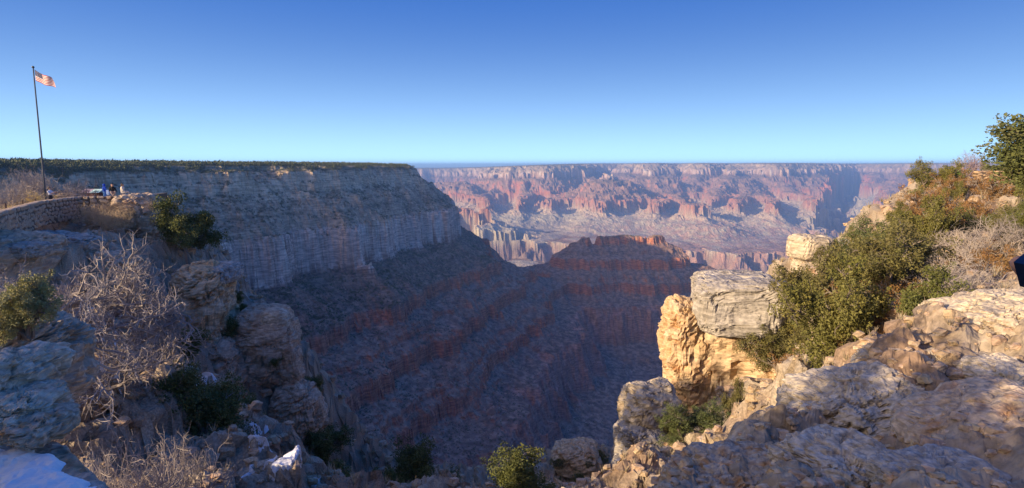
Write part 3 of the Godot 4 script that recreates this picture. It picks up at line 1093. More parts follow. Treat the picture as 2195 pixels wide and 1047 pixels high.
# an evergreen about 4 m tall: kind of crown, seed
func evergreen(called: String, sd: int, leaf_c: Color, height: float, o: Dictionary, sprig_r: float, fill: int, light: float) -> Node3D:
	var rng := RandomNumberGenerator.new()
	rng.seed = sd
	var root := Node3D.new()
	root.name = called
	var w := Wood.new()
	for k in int(o.stems):
		var lean := Vector3(rng.randf_range(-0.5, 0.5), 1.0, rng.randf_range(-0.5, 0.5)).normalized()
		grow(w, rng, Vector3(rng.randf_range(-0.12, 0.12), -0.25, rng.randf_range(-0.12, 0.12)), lean, height * 0.62, height * 0.028, int(o.levels), o)
	part(wood_mesh(w), bark_mat, "trunk", root)
	var spots := []
	for k in w.tips.size():
		for f in fill:
			var p := w.tips[k] + Vector3(rng.randfn(), rng.randfn() * 0.7, rng.randfn()) * sprig_r * 0.75
			var g := rng.randf_range(0.72, 1.3)
			var r := sprig_r * rng.randf_range(0.7, 1.25)
			var b := Basis(Vector3(rng.randfn(), rng.randfn(), rng.randfn()).normalized(), rng.randf() * TAU).scaled(Vector3(r, r, r))
			spots.append([Transform3D(b, p), Color(g * rng.randf_range(0.92, 1.12), g, g * rng.randf_range(0.75, 1.1))])
	part(joined(leaf_ball(sd + 1, 60, 0.30, 1.0, 0.15), spots), leaf_material(leaf_c, light), "crown", root)
	return root

# many sprigs as one mesh, each with its tint
func joined(sprig: ArrayMesh, spots: Array) -> ArrayMesh:
	var src: PackedVector3Array = sprig.surface_get_arrays(0)[Mesh.ARRAY_VERTEX]
	var v := PackedVector3Array()
	var c := PackedColorArray()
	for q: Array in spots:
		var t: Transform3D = q[0]
		v.append_array(t * src)
		var cc := PackedColorArray()
		cc.resize(src.size())
		cc.fill(q[1])
		c.append_array(cc)
	return raw_mesh(v, c, PackedInt32Array())

func bare(called: String, sd: int, height: float, o: Dictionary, r: float) -> Node3D:
	var rng := RandomNumberGenerator.new()
	rng.seed = sd
	var root := Node3D.new()
	root.name = called
	var w := Wood.new()
	for k in int(o.stems):
		var a := TAU * (float(k) + rng.randf()) / float(o.stems)
		var lean := Vector3(cos(a) * float(o.spread), 1.0, sin(a) * float(o.spread)).normalized()
		grow(w, rng, Vector3(cos(a) * 0.08, -0.1, sin(a) * 0.08), lean, height * float(o.get("stem", 0.5)), r, int(o.levels), o)
	part(wood_mesh(w), bark_mat, "branches", root)
	return root

func plant(proto: String, px: float, py: float, d: float, tall: float, label: String, category: String, group := "", wide := 1.0, turn := -1.0) -> Node3D:
	# stands at the picture point (px, py), d metres ahead, tall pixels high and wide times as broad
	var src: Array = protos[proto]
	if src.size() < 3:
		var top := 0.0
		var radii := []
		for ch in src[0].get_children():
			var v: PackedVector3Array = ch.mesh.surface_get_arrays(0)[Mesh.ARRAY_VERTEX]
			for k in range(0, v.size(), 7):
				top = maxf(top, v[k].y)
				radii.append(Vector2(v[k].x, v[k].z).length())
		radii.sort()
		src.append(top)
		src.append(2.0 * radii[int(radii.size() * 0.93)])
	var o: Node3D = src[0].duplicate()
	o.name = src[0].name
	var high: float = tall * d / FOCAL
	var k: float = high / src[1]
	var kw: float = high * wide / src[2]
	o.position = at(px, py, d)
	if py > 1040.0:
		var top_y := at(px, py - tall, d).y
		o.position.y = near_alt(o.position.x, o.position.z) - 0.1
		k = (top_y - o.position.y) / src[1]
	elif d > 6.0 and d < 110.0:
		o.position.y = clampf(near_alt(o.position.x, o.position.z), o.position.y - 1.0, o.position.y + 0.4)
	o.rotation.y = fposmod(px * 0.37, TAU) if turn < 0.0 else turn
	if proto.begins_with("juniper"):
		var tints := [Color(0.150, 0.160, 0.050), Color(0.185, 0.175, 0.055), Color(0.125, 0.150, 0.062), Color(0.165, 0.150, 0.060)]
		var key := "crown%d" % (int(px * 7.0 + d) % 4)
		if not protos.has(key):
			protos[key] = leaf_material(tints[int(px * 7.0 + d) % 4], 0.3)
		(o.get_node("crown") as MeshInstance3D).material_override = protos[key]
	o.scale = Vector3(kw, k, kw)
	tag(o, label, category, group)
	add_child(o, true)
	return o

func build_trees() -> void:
	var t0 := Time.get_ticks_msec()
	var wood := {"c0": Color(0.17, 0.13, 0.10), "c1": Color(0.27, 0.22, 0.18), "up": 0.25, "bend": 0.22, "levels": 3, "kids": 6, "first": 0.2, "ahead": 0.85, "shrink": 0.46, "stems": 3}
	var jun := wood.duplicate()
	protos["juniper"] = [evergreen("juniper_tree", 101, Color(0.150, 0.160, 0.050), 4.0, jun, 0.20, 1, 0.3)]
	jun.stems = 2
	jun.kids = 6
	protos["juniper_b"] = [evergreen("juniper_tree", 102, Color(0.165, 0.165, 0.048), 4.0, jun, 0.20, 1, 0.3)]
	var pin := wood.duplicate()
	pin.stems = 1
	pin.kids = 6
	pin.up = 0.12
	pin.first = 0.3
	pin.shrink = 0.48
	protos["pinyon"] = [evergreen("pinyon_tree", 103, Color(0.135, 0.150, 0.058), 4.0, pin, 0.21, 2, 0.25)]
	protos["dark"] = [evergreen("juniper_tree", 104, Color(0.140, 0.155, 0.055), 4.0, jun, 0.21, 1, 0.2)]
	protos["golden"] = [evergreen("pinyon_tree", 105, Color(0.165, 0.180, 0.060), 4.0, pin, 0.19, 2, 0.45)]
	var oak := wood.duplicate()
	oak.stems = 7
	oak.levels = 2
	oak.kids = 6
	protos["oak"] = [evergreen("oak_shrub", 106, Color(0.30, 0.17, 0.07), 2.0, oak, 0.10, 1, 0.4)]
	var sage := wood.duplicate()
	sage.stems = 9
	sage.levels = 2
	sage.kids = 5
	protos["green_shrub"] = [evergreen("green_shrub", 107, Color(0.15, 0.16, 0.055), 1.2, sage, 0.09, 1, 0.3)]
	protos["rabbitbrush"] = [evergreen("rabbitbrush", 108, Color(0.34, 0.33, 0.17), 1.0, sage, 0.07, 2, 0.4)]
	var bw := {"c0": Color(0.16, 0.13, 0.115), "c1": Color(0.37, 0.32, 0.29), "up": 0.10, "bend": 0.27, "levels": 4, "kids": 6, "first": 0.2, "ahead": 0.9, "shrink": 0.55, "stems": 5, "spread": 0.6, "stem": 0.45}
	protos["bare_tree"] = [bare("bare_tree", 201, 5.0, bw, 0.085)]
	var bs := bw.duplicate()
	bs.levels = 3
	bs.c0 = Color(0.34, 0.28, 0.24)
	bs.stems = 12
	bs.spread = 0.8
	bs.kids = 5
	bs.stem = 0.55
	protos["bare_shrub"] = [bare("bare_shrub", 202, 2.0, bs, 0.022)]
	bs.spread = 0.3
	bs.up = 0.35
	bs.bend = 0.14
	bs.c0 = Color(0.27, 0.19, 0.19)
	bs.c1 = Color(0.36, 0.27, 0.27)
	protos["upright_shrub"] = [bare("bare_shrub", 203, 2.0, bs, 0.02)]
	var dry := bw.duplicate()
	dry.merge({"levels": 2, "stems": 60, "spread": 0.7, "kids": 3, "up": 0.2, "c0": Color(0.42, 0.30, 0.17), "c1": Color(0.62, 0.47, 0.28), "stem": 0.75, "first": 0.5}, true)
	protos["dry_brush"] = [bare("dry_brush", 204, 1.0, dry, 0.007)]
	var gold := dry.duplicate()
	gold.merge({"c0": Color(0.50, 0.38, 0.14), "c1": Color(0.72, 0.55, 0.22), "stems": 120}, true)
	protos["gold_brush"] = [bare("dry_brush", 205, 1.0, gold, 0.008)]
	print("protos ", Time.get_ticks_msec() - t0)

	# left
	plant("pinyon", 408, 575, 45, 160, "big rounded pinyon tree on the shelf at the cliff edge", "tree", "", 0.95)
	plant("bare_tree", 165, 905, 13.5, 420, "large leafless tree with pale twigs in the shaded ravine", "tree", "", 1.25, 0.6)
	plant("bare_tree", 125, 800, 15.5, 250, "smaller leafless tree with dark upright trunk behind the large one", "tree", "", 1.0, 2.2)
	plant("rabbitbrush", 55, 690, 5.2, 110, "grey green rabbitbrush with yellow tips on the rock wall", "bush", "", 1.1)
	for q: Array in [[395, 1035, 17, 230, 1.0], [500, 985, 25, 130, 0.9], [462, 1036, 19, 200, 0.9], [330, 990, 16, 190, 1.1], [430, 960, 21, 150, 1.0]]:
		plant("dark", q[0], q[1], q[2], q[3], "dark juniper in the shaded ravine below the bare tree", "tree", "junipers in the shaded ravine", q[4])
	plant("dark", 410, 730, 36, 70, "small dark juniper against the orange brown cliff", "tree", "", 1.0)
	for q: Array in [[300, 1090, 9, 200], [230, 1080, 8, 160], [400, 1080, 11, 180], [480, 1060, 16, 130], [560, 960, 36, 60], [650, 1000, 40, 60], [340, 1000, 16, 110], [270, 900, 16, 120]]:
		plant("bare_shrub", q[0], q[1], q[2], q[3], "tangled leafless grey shrub on the shaded ravine slope", "shrub", "leafless shrubs in the ravine", 1.2)
	for q: Array in [[497, 650, 45, 36], [525, 652, 46, 28], [551, 668, 45.5, 32], [580, 692, 43, 26], [470, 600, 45, 22]]:
		plant("golden", q[0], q[1], q[2], q[3], "small sunlit yellow green shrub on top of the fluted spur", "shrub", "sunlit shrubs on the spur", 1.3)
	plant("dark", 590, 765, 42, 40, "round dark shrub growing from the fluted spur", "shrub", "", 1.0)
	plant("dark", 665, 830, 44.5, 60, "dark juniper below the bent pillar of the spur", "tree")
	plant("dark", 697, 970, 43, 110, "tall dark juniper at the lower edge of the spur slope", "tree")
	plant("dark", 510, 740, 43, 70, "dark juniper in the cleft between orange cliff and spur", "tree")
	# below, middle
	plant("golden", 1075, 1140, 16, 186, "bright yellow green pine top sunlit below the ledge", "tree", "", 1.2)
	plant("golden", 1155, 1100, 18, 90, "low yellow green pine beside the bright pine top", "tree", "", 1.8)
	plant("golden", 745, 1070, 40, 88, "sunlit pinyon at the foot of the snowy slope", "tree", "", 1.6)
	plant("golden", 825, 1085, 40, 80, "pinyon next to the broad one below the spur", "tree", "", 1.4)
	plant("dark", 875, 1090, 42, 130, "broad pinyon standing between smaller ones below the spur", "tree", "", 1.3)
	plant("dark", 940, 1090, 44, 80, "low dark pinyon lowest below the spur", "tree", "", 1.2)
	for q: Array in [[1200, 980, 62, 30], [1230, 965, 63, 26], [1262, 985, 62, 30], [1290, 975, 64, 30], [1310, 1010, 60, 34], [1235, 1025, 58, 34], [1280, 1030, 58, 34], [1190, 1035, 58, 40]]:
		plant("green_shrub", q[0], q[1], q[2], q[3], "green shrub dotting the sunlit orange outcrop far below", "shrub", "shrubs on the orange outcrop", 1.3)
	# right
	var g := "junipers on the sunlit right hillside"
	var lab := "olive green juniper among the junipers on the sunlit hillside"
	for q: Array in [[1690, 770, 25.5, 160, 1.0], [1785, 720, 24, 200, 1.0], [1855, 690, 26, 180, 0.9], [1755, 850, 22, 130, 1.0], [1900, 620, 30, 150, 1.1], [1985, 580, 31, 150, 1.0], [1830, 640, 30, 110, 1.1], [1940, 690, 22, 120, 1.0], [2090, 560, 26, 110, 1.0], [1740, 700, 26.5, 120, 1.0]]:
		plant("juniper" if int(q[0]) % 2 == 0 else "juniper_b", q[0], q[1], q[2], q[3], lab, "tree", g, q[4])
	plant("juniper", 1480, 975, 18, 110, "spreading bright juniper at the foot of the orange cliff", "tree", "", 1.3)
	plant("juniper_b", 1585, 900, 20, 130, "thin crooked juniper in front of the orange cliff", "tree", "", 0.6)
	plant("juniper_b", 1450, 880, 21.5, 60, "small juniper between the pale boulder and the orange cliff", "tree", "", 1.2)
	plant("green_shrub", 1366, 862, 22, 46, "shrub growing on top of the pale rounded boulder", "shrub")
	plant("green_shrub", 1612, 605, 28, 14, "tiny green shrub on the big grey caprock block", "shrub", "", 1.4)
	plant("juniper_b", 1925, 505, 38, 74, "upright juniper sticking out above the hillside junipers", "tree", "", 0.8)
	plant("juniper", 1850, 520, 35, 74, "sparse juniper beside the pale split boulder", "tree", "", 0.8)
	plant("juniper", 2005, 405, 50, 92, "rounded juniper on the skyline at the overlook edge", "tree", "", 1.0)
	plant("upright_shrub", 2076, 376, 58, 66, "leafless purple grey bush beside the person on the overlook", "shrub", "", 0.9)
	for q: Array in [[2120, 364, 62, 42], [2146, 364, 63, 40], [2172, 362, 66, 16], [2190, 362, 66, 14]]:
		plant("pinyon", q[0], q[1], q[2], q[3], "small pinyon behind the low overlook wall", "tree", "pinyons behind the overlook wall", 0.9)
	plant("juniper_b", 2185, 440, 38, 110, "dense juniper in front of the overlook cliff", "tree", "", 0.9)
	for q: Array in [[1990, 475, 38, 90], [2040, 440, 44, 60], [2125, 455, 42, 80], [2085, 500, 36, 70], [2010, 540, 33, 60]]:
		plant("oak", q[0], q[1], q[2], q[3], "brown leafed oak shrub below the overlook", "shrub", "brown oak shrubs", 1.3)
	for q: Array in [[2050, 640, 17, 170], [1960, 690, 15, 130], [2130, 620, 17, 150], [2000, 600, 24, 120], [1880, 760, 14, 110], [2090, 580, 22, 130], [1800, 820, 14, 80], [1640, 930, 15, 90], [2160, 560, 22, 100], [1560, 980, 13, 70]]:
		plant("bare_shrub", q[0], q[1], q[2], q[3], "tangled leafless shrub on the sunlit right hillside", "shrub", "leafless shrubs on the right hillside", 1.25)
	var rng := RandomNumberGenerator.new()
	rng.seed = 4242
	for k in 64:
		var px := rng.randf_range(1745.0, 2230.0)
		var d := rng.randf_range(9.5, 44.0)
		if px < 1850.0 and d < 16.0 or px > 2050.0 and d > 30.0:
			continue
		var x := (px - 1097.5) / FOCAL * d * 1.02
		var o: Node3D
		if k % 5 < 2:
			o = plant("bare_shrub", px, 600, d, 1.6 * FOCAL / d * rng.randf_range(0.7, 1.2), "tangled leafless shrub on the sunlit right hillside", "shrub", "leafless shrubs on the right hillside", 1.5)
		elif k % 5 == 2:
			o = plant("oak", px, 600, d, 1.5 * FOCAL / d * rng.randf_range(0.7, 1.2), "brown leafed oak shrub below the overlook", "shrub", "brown oak shrubs", 1.4)
		else:
			o = plant(["juniper", "juniper_b"][k % 2], px, 600, d, 2.3 * FOCAL / d * rng.randf_range(0.7, 1.25), lab, "tree", g, 1.05)
		o.position = Vector3(x, near_alt(x, -d) - 0.05, -d)
		var where := "just past the limestone humps" if d < 17.0 else "halfway up towards the overlook" if d < 29.0 else "close below the overlook cliff"
		var what: String = ["juniper", "juniper", "brown oak shrub", "leafless grey shrub", "leafless grey shrub"][[4, 4, 2, 0, 0][k % 5]]
		tag(o, "%s %s on the sunlit hillside %s" % ["low" if o.scale.y < 0.62 else "tall" if o.scale.y > 0.85 else "rounded", what, where], o.get_meta("category"), o.get_meta("group"))
	for q: Array in [[1945, 800, 5.0, 60], [2030, 790, 4.9, 50], [1990, 830, 4.8, 40]]:
		plant("dry_brush", q[0], q[1], q[2], q[3], "dry brown grass tuft among the limestone humps", "grass", "dry tufts on the limestone", 0.9)
	plant("bare_shrub", 1620, 1010, 3.9, 90, "low dark twiggy plant in the shaded rock edge", "shrub", "", 1.2)
	for q: Array in [[190, 478, 44.5, 52, 1.3], [215, 474, 45, 56, 1.2], [243, 470, 45.5, 52, 1.2], [272, 466, 46, 46, 1.1], [322, 452, 47.5, 34, 0.9], [230, 490, 43.5, 50, 1.2], [258, 486, 44, 46, 1.2]]:
		var bp := at(q[0], q[1], q[2])
		plant("dry_brush", q[0], q[1], q[2], q[3], "tan dry brush hanging over the wall foot by the overlook point", "brush", "dry brush along the wall", q[4]).position = bp
	print("trees ", Time.get_ticks_msec() - t0)

	plant("pinyon", 2325, 400, 17, 250, "large pinyon reaching into the sky beside the overlook", "tree", "", 1.3)
	# unseen junipers, added beside the viewpoint to cast shade on the ledges
	for q: Array in [[-3.7, 0.0, 2.6], [-5.4, 1.1, 3.0], [-6.9, -0.9, 2.0]]:
		var o: Node3D = protos["juniper"][0].duplicate()
		o.name = "juniper_tree"
		o.position = Vector3(q[0], -0.05, q[1])
		o.scale = Vector3.ONE * float(q[2]) / 3.0
		o.rotation.y = q[0]
		tag(o, "unseen juniper added beside the viewpoint to shade the ledge", "tree", "junipers added to cast shade")
		add_child(o, true)

# ------------------------------------------------------------------ walls, flag, sign
func stone_wall(path: Array, top: float, tall: float, thick: float, sw: float, sh: float, called: String, label: String, tone: String, most: int) -> void:
	var rng := RandomNumberGenerator.new()
	rng.seed = int(tall * 100.0) + path.size()
	var root := Node3D.new()
	root.name = called
	tag(root, label, "wall")
	add_child(root, true)
	var variants := []
	for k in 7:
		variants.append(rock_mesh(900 + k, Vector3(0.5, 0.5, 0.5), 0.72, 0.11, tone, 10, 6, 0.0))
	var made := 0
	for k in path.size() - 1:
		var a: Vector2 = path[k]
		var b: Vector2 = path[k + 1]
		var run := a.distance_to(b)
		var yaw := -atan2(b.y - a.y, b.x - a.x)
		var core := BoxMesh.new()
		core.size = Vector3(run + thick * 0.6, tall - 0.06, thick - 0.12)
		var cm := part(core, mortar(), "wall_core", root)
		cm.position = Vector3((a.x + b.x) / 2.0, top - tall / 2.0 - 0.05, (a.y + b.y) / 2.0)
		cm.rotation.y = yaw
		var rows_n := int(round(tall / sh))
		for j in rows_n:
			var s := -rng.randf() * sw * 0.5
			var h := tall / float(rows_n)
			while s < run:
				var w := sw * rng.randf_range(0.6, 1.5)
				var hh := h * rng.randf_range(0.75, 1.55)
				var p := a.lerp(b, (s + w / 2.0) / run)
				s += w
				if made >= most:
					continue
				made += 1
				var last := j == rows_n - 1
				var o := part(variants[rng.randi() % 7], rock_mat, "coping_stone" if last else "stone", root)
				o.position = Vector3(p.x, top - tall + h * (float(j) + 0.5) + (0.0 if last else rng.randf_range(-0.09, 0.07)), p.y)
				o.rotation = Vector3(rng.randf_range(-0.05, 0.05), yaw + rng.randf_range(-0.08, 0.08), rng.randf_range(-0.4, 0.4) if not last else rng.randf_range(-0.03, 0.03))
				o.scale = Vector3(w * 0.95, (hh if not last else h) * 0.95, thick * rng.randf_range(0.98, 1.14))

var mortar_mat: StandardMaterial3D
func mortar() -> StandardMaterial3D:
	if mortar_mat == null:
		mortar_mat = StandardMaterial3D.new()
		mortar_mat.albedo_color = Color(0.42, 0.36, 0.29)
		mortar_mat.roughness = 0.95
	return mortar_mat

func plain(c: Color, rough := 0.7, metal := 0.0) -> StandardMaterial3D:
	var m := StandardMaterial3D.new()
	m.albedo_color = c
	m.roughness = rough
	m.metallic = metal
	return m

func build_overlook() -> void:
	stone_wall([Vector2(-27.5, -27.0), Vector2(-31.2, -32.7), Vector2(-36.6, -41.4), Vector2(-38.6, -47.4), Vector2(-34.2, -49.3), Vector2(-35.6, -55.0)], -1.1, 1.9, 0.6, 0.62, 0.34, "stone_wall", "long rubble stone wall with pale coping around the flag terrace", "tan", 296)
	stone_wall([at(2092, 380, 57), at(2150, 380, 57), at(2215, 380, 55)].map(func(p: Vector3) -> Vector2: return Vector2(p.x, p.z)), 1.05, 0.9, 0.5, 0.9, 0.2, "overlook_wall", "low sunlit wall of flat layered stones at the paved overlook", "orange", 90)
	stone_wall([at(112, 420, 57), at(170, 420, 58), at(215, 420, 57)].map(func(p: Vector3) -> Vector2: return Vector2(p.x, p.z)), -1.5, 0.6, 0.5, 0.8, 0.2, "low_wall", "low stone wall behind the man in the pale shirt", "tan", 60)
	# flag on its pole
	var pole := Node3D.new()
	pole.name = "flagpole"
	tag(pole, "tall thin dark flagpole flying a striped flag on the terrace", "flagpole")
	add_child(pole)
	var foot := at(97, 428, 48.0)
	foot.y = -2.0
	var head := at(70, 144, 48.0)
	var w := Wood.new()
	tube(w, PackedVector3Array([foot, foot.lerp(head, 0.5), head]), 0.075, 0.045, 10, Color(0.10, 0.11, 0.12), Color(0.12, 0.13, 0.14))
	part(wood_mesh(w), bark_mat, "pole", pole)
	var ball := SphereMesh.new()
	ball.radius = 0.1
	ball.height = 0.2
	var fin := part(ball, plain(Color(0.35, 0.33, 0.28), 0.4, 0.6), "finial", pole)
	fin.position = head
	var bs := CylinderMesh.new()
	bs.top_radius = 0.16
	bs.bottom_radius = 0.22
	bs.height = 0.3
	part(bs, plain(Color(0.5, 0.48, 0.44)), "base", pole).position = foot + Vector3(0, 0.15, 0)
	var im := Image.create(380, 200, false, Image.FORMAT_RGB8)
	im.fill(Color(0.86, 0.84, 0.82))
	for k in 13:
		if k % 2 == 0:
			im.fill_rect(Rect2i(0, int(k * 200.0 / 13.0), 380, int(200.0 / 13.0) + 1), Color(0.62, 0.07, 0.12))
	im.fill_rect(Rect2i(0, 0, 152, 108), Color(0.10, 0.12, 0.33))
	for r in 9:
		for c in (6 if r % 2 == 0 else 5):
			var cx := 13 + c * 25 + (0 if r % 2 == 0 else 12)
			var cy := 11 + r * 11
			for dy in range(-4, 5):
				for dx in range(-4, 5):
					var ang := atan2(float(dx), float(-dy))
					var rad := 4.2 * (0.62 + 0.38 * cos(5.0 * ang))
					if Vector2(dx, dy).length() <= rad:
						im.set_pixel(cx + dx, cy + dy, Color(0.9, 0.9, 0.9))
	var fm := StandardMaterial3D.new()
	fm.albedo_texture = ImageTexture.create_from_image(im)
	fm.cull_mode = BaseMaterial3D.CULL_DISABLED
	fm.roughness = 0.8
	fm.backlight_enabled = true
	fm.backlight = Color(0.25, 0.25, 0.25)
	var c00 := at(73, 149, 48)
	var c01 := at(76, 173, 48)
	var c10 := at(107, 165, 47.4)
	var c11 := at(117, 188, 47.2)
	var st := SurfaceTool.new()
	st.begin(Mesh.PRIMITIVE_TRIANGLES)
	for j in 13:
		for i in 33:
			var u := float(i) / 32.0
			var v := float(j) / 12.0
			var p := c00.lerp(c10, u).lerp(c01.lerp(c11, u), v)
			p += Vector3(0.02, 0.05 * sin(u * 9.0 + 0.6), 0.16 * sin(u * 10.0 + v * 2.2)) * u
			p.y -= 0.10 * sin(u * PI) * (1.0 - v * 0.4)
			st.set_uv(Vector2(u, v))
			st.add_vertex(p)
	for j in 12:
		for i in 32:
			var a := j * 33 + i
			for q: int in [a, a + 1, a + 33, a + 1, a + 34, a + 33]:
				st.add_index(q)
	st.generate_normals()
	part(st.commit(), fm, "flag", pole).set_meta("label", "red and white striped flag with starred blue canton")
	# display of slanted panels
	var sign := Node3D.new()
	sign.name = "interpretive_sign"
	tag(sign, "dark red display with two slanted panels behind the wall", "sign")
	add_child(sign)
	var sp := at(197, 419, 53.5)
	sp.y = -2.0
	sign.position = sp
	var cab := BoxMesh.new()
	cab.size = Vector3(1.85, 0.95, 0.5)
	part(cab, plain(Color(0.30, 0.11, 0.11)), "cabinet", sign).position = Vector3(0, 0.475, 0)
	for k in 2:
		var pm := BoxMesh.new()
		pm.size = Vector3(0.9, 0.03, 0.75)
		var pn := part(pm, plain([Color(0.75, 0.66, 0.68), Color(0.78, 0.90, 0.86)][k], 0.35), "panel", sign)
		pn.position = Vector3(-0.47 + 0.94 * k, 1.1, 0)
		pn.rotation.x = 0.45
		var im2 := BoxMesh.new()
		im2.size = Vector3(0.5, 0.008, 0.25)
		part(im2, plain([Color(0.35, 0.2, 0.22), Color(0.35, 0.5, 0.48)][k], 0.4), "printed_picture", pn).position = Vector3(0.05, 0.02, 0.1)
	# short fence posts
	for q: Array in [[10, 437, 38], [47, 432, 41], [75, 428, 43]]:
		var pw := Wood.new()
		tube(pw, PackedVector3Array([Vector3(0, -0.1, 0), Vector3(0.01, 0.5, 0), Vector3(0, 0.95, 0.01)]), 0.07, 0.06, 8, Color(0.12, 0.08, 0.06), Color(0.16, 0.11, 0.08))
		var po := part(wood_mesh(pw), bark_mat, "fence_post", self)
		var pp := at(q[0], q[1], q[2])
		po.position = Vector3(pp.x, -2.0, pp.z)
		tag(po, "short dark wooden post on the terrace behind the wall", "post", "terrace posts")
	for q: Array in [[65, 440, 46, 50, 1.2], [20, 445, 40, 40, 1.2], [118, 440, 55, 40, 1.0]]:
		plant("gold_brush", q[0], q[1], q[2], q[3], "rounded golden bush on the flag terrace", "bush", "golden bushes on the terrace", q[4])
	for q: Array in [[30, 440, 44, 80, 1.0], [62, 435, 47, 95, 0.8], [175, 428, 52, 70, 1.2], [95, 435, 50, 100, 0.8], [150, 430, 54, 60, 1.0], [5, 440, 42, 70, 1.0]]:
		plant("bare_shrub", q[0], q[1], q[2], q[3], "small leafless pale tree on the flag terrace", "tree", "leafless trees on the terrace", q[4])

# ------------------------------------------------------------------ people
# bones: [from, to, radius, radius, colour]; joined smoothly and meshed as surface nets
func body_mesh(bones: Array, cell: float, soft: float) -> ArrayMesh:
	var lo := Vector3(1e9, 1e9, 1e9)
	var hi := -lo
	for b: Array in bones:
		var r: float = maxf(b[2], b[3]) + soft + cell * 2.0
		for e in 2:
			var q: Vector3 = b[e]
			lo = lo.min(q - Vector3(r, r, r))
			hi = hi.max(q + Vector3(r, r, r))
	var n := Vector3i(((hi - lo) / cell).ceil()) + Vector3i(2, 2, 2)
	var f := PackedFloat32Array()
	f.resize(n.x * n.y * n.z)
	f.fill(1.0)
	var near := PackedFloat32Array()
	near.resize(f.size())
	near.fill(9.0)
	var who := PackedByteArray()
	who.resize(f.size())
	for k in bones.size():
		var a: Vector3 = bones[k][0]
		var b: Vector3 = bones[k][1]
		var ra: float = bones[k][2]
		var rb: float = bones[k][3]
		var m := maxf(ra, rb) + soft + cell * 1.5
		var i0 := Vector3i(((a.min(b) - Vector3(m, m, m) - lo) / cell).floor()).clamp(Vector3i.ZERO, n - Vector3i.ONE)
		var i1 := Vector3i(((a.max(b) + Vector3(m, m, m) - lo) / cell).ceil()).clamp(Vector3i.ZERO, n - Vector3i.ONE)
		var ab := b - a
		var l2 := maxf(ab.length_squared(), 1e-9)
		for z in range(i0.z, i1.z + 1):
			for y in range(i0.y, i1.y + 1):
				for x in range(i0.x, i1.x + 1):
					var p := lo + Vector3(x, y, z) * cell
					var t := clampf((p - a).dot(ab) / l2, 0.0, 1.0)
					var d := (a + ab * t).distance_to(p) - lerpf(ra, rb, t)
					var at_ := (z * n.y + y) * n.x + x
					if d < near[at_]:
						near[at_] = d
						who[at_] = k
					var e := f[at_]
					var h := clampf(0.5 + 0.5 * (e - d) / soft, 0.0, 1.0)
					f[at_] = lerpf(e, d, h) - soft * h * (1.0 - h)
	var v := PackedVector3Array()
	var col := PackedColorArray()
	var id := PackedInt32Array()
	id.resize(f.size())
	id.fill(-1)
	var step := [1, n.x, n.x * n.y]
	for z in n.z - 1:
		for y in n.y - 1:
			for x in n.x - 1:
				var at_ := (z * n.y + y) * n.x + x
				var c := 0
				var sum := Vector3.ZERO
				for e in 12:
					var ax := e / 4
					var u := (ax + 1) % 3
					var w := (ax + 2) % 3
					var q: int = at_ + (step[u] if e & 1 else 0) + (step[w] if e & 2 else 0)
					var fa := f[q]
					var fb := f[q + step[ax]]
					if (fa < 0.0) != (fb < 0.0):
						var o := Vector3.ZERO
						o[u] = 1.0 if e & 1 else 0.0
						o[w] = 1.0 if e & 2 else 0.0
						o[ax] = fa / (fa - fb)
						sum += o
						c += 1
				if c:
					id[at_] = v.size()
					v.append(lo + (Vector3(x, y, z) + sum / float(c)) * cell)
					col.append(bones[who[at_]][4])
	var idx := PackedInt32Array()
	for z in range(1, n.z - 1):
		for y in range(1, n.y - 1):
			for x in range(1, n.x - 1):
				var at_ := (z * n.y + y) * n.x + x
				for ax in 3:
					var fa := f[at_]
					var fb := f[at_ + step[ax]]
					if (fa < 0.0) == (fb < 0.0):
						continue
					var su: int = step[(ax + 1) % 3]
					var sw: int = step[(ax + 2) % 3]
					var a := id[at_]
					var b := id[at_ - su]
					var c := id[at_ - su - sw]
					var d := id[at_ - sw]
					if a < 0 or b < 0 or c < 0 or d < 0:
						continue
					if fa < 0.0:
						idx.append_array([a, c, b, a, d, c])
					else:
						idx.append_array([a, b, c, a, c, d])
	var st := SurfaceTool.new()
	st.create_from_arrays(_arrays(v, col, idx))
	st.generate_normals()
	return st.commit()

func _arrays(v: PackedVector3Array, col: PackedColorArray, idx: PackedInt32Array) -> Array:
	var arr := []
	arr.resize(Mesh.ARRAY_MAX)
	arr[Mesh.ARRAY_VERTEX] = v
	arr[Mesh.ARRAY_COLOR] = col
	arr[Mesh.ARRAY_INDEX] = idx
	return arr

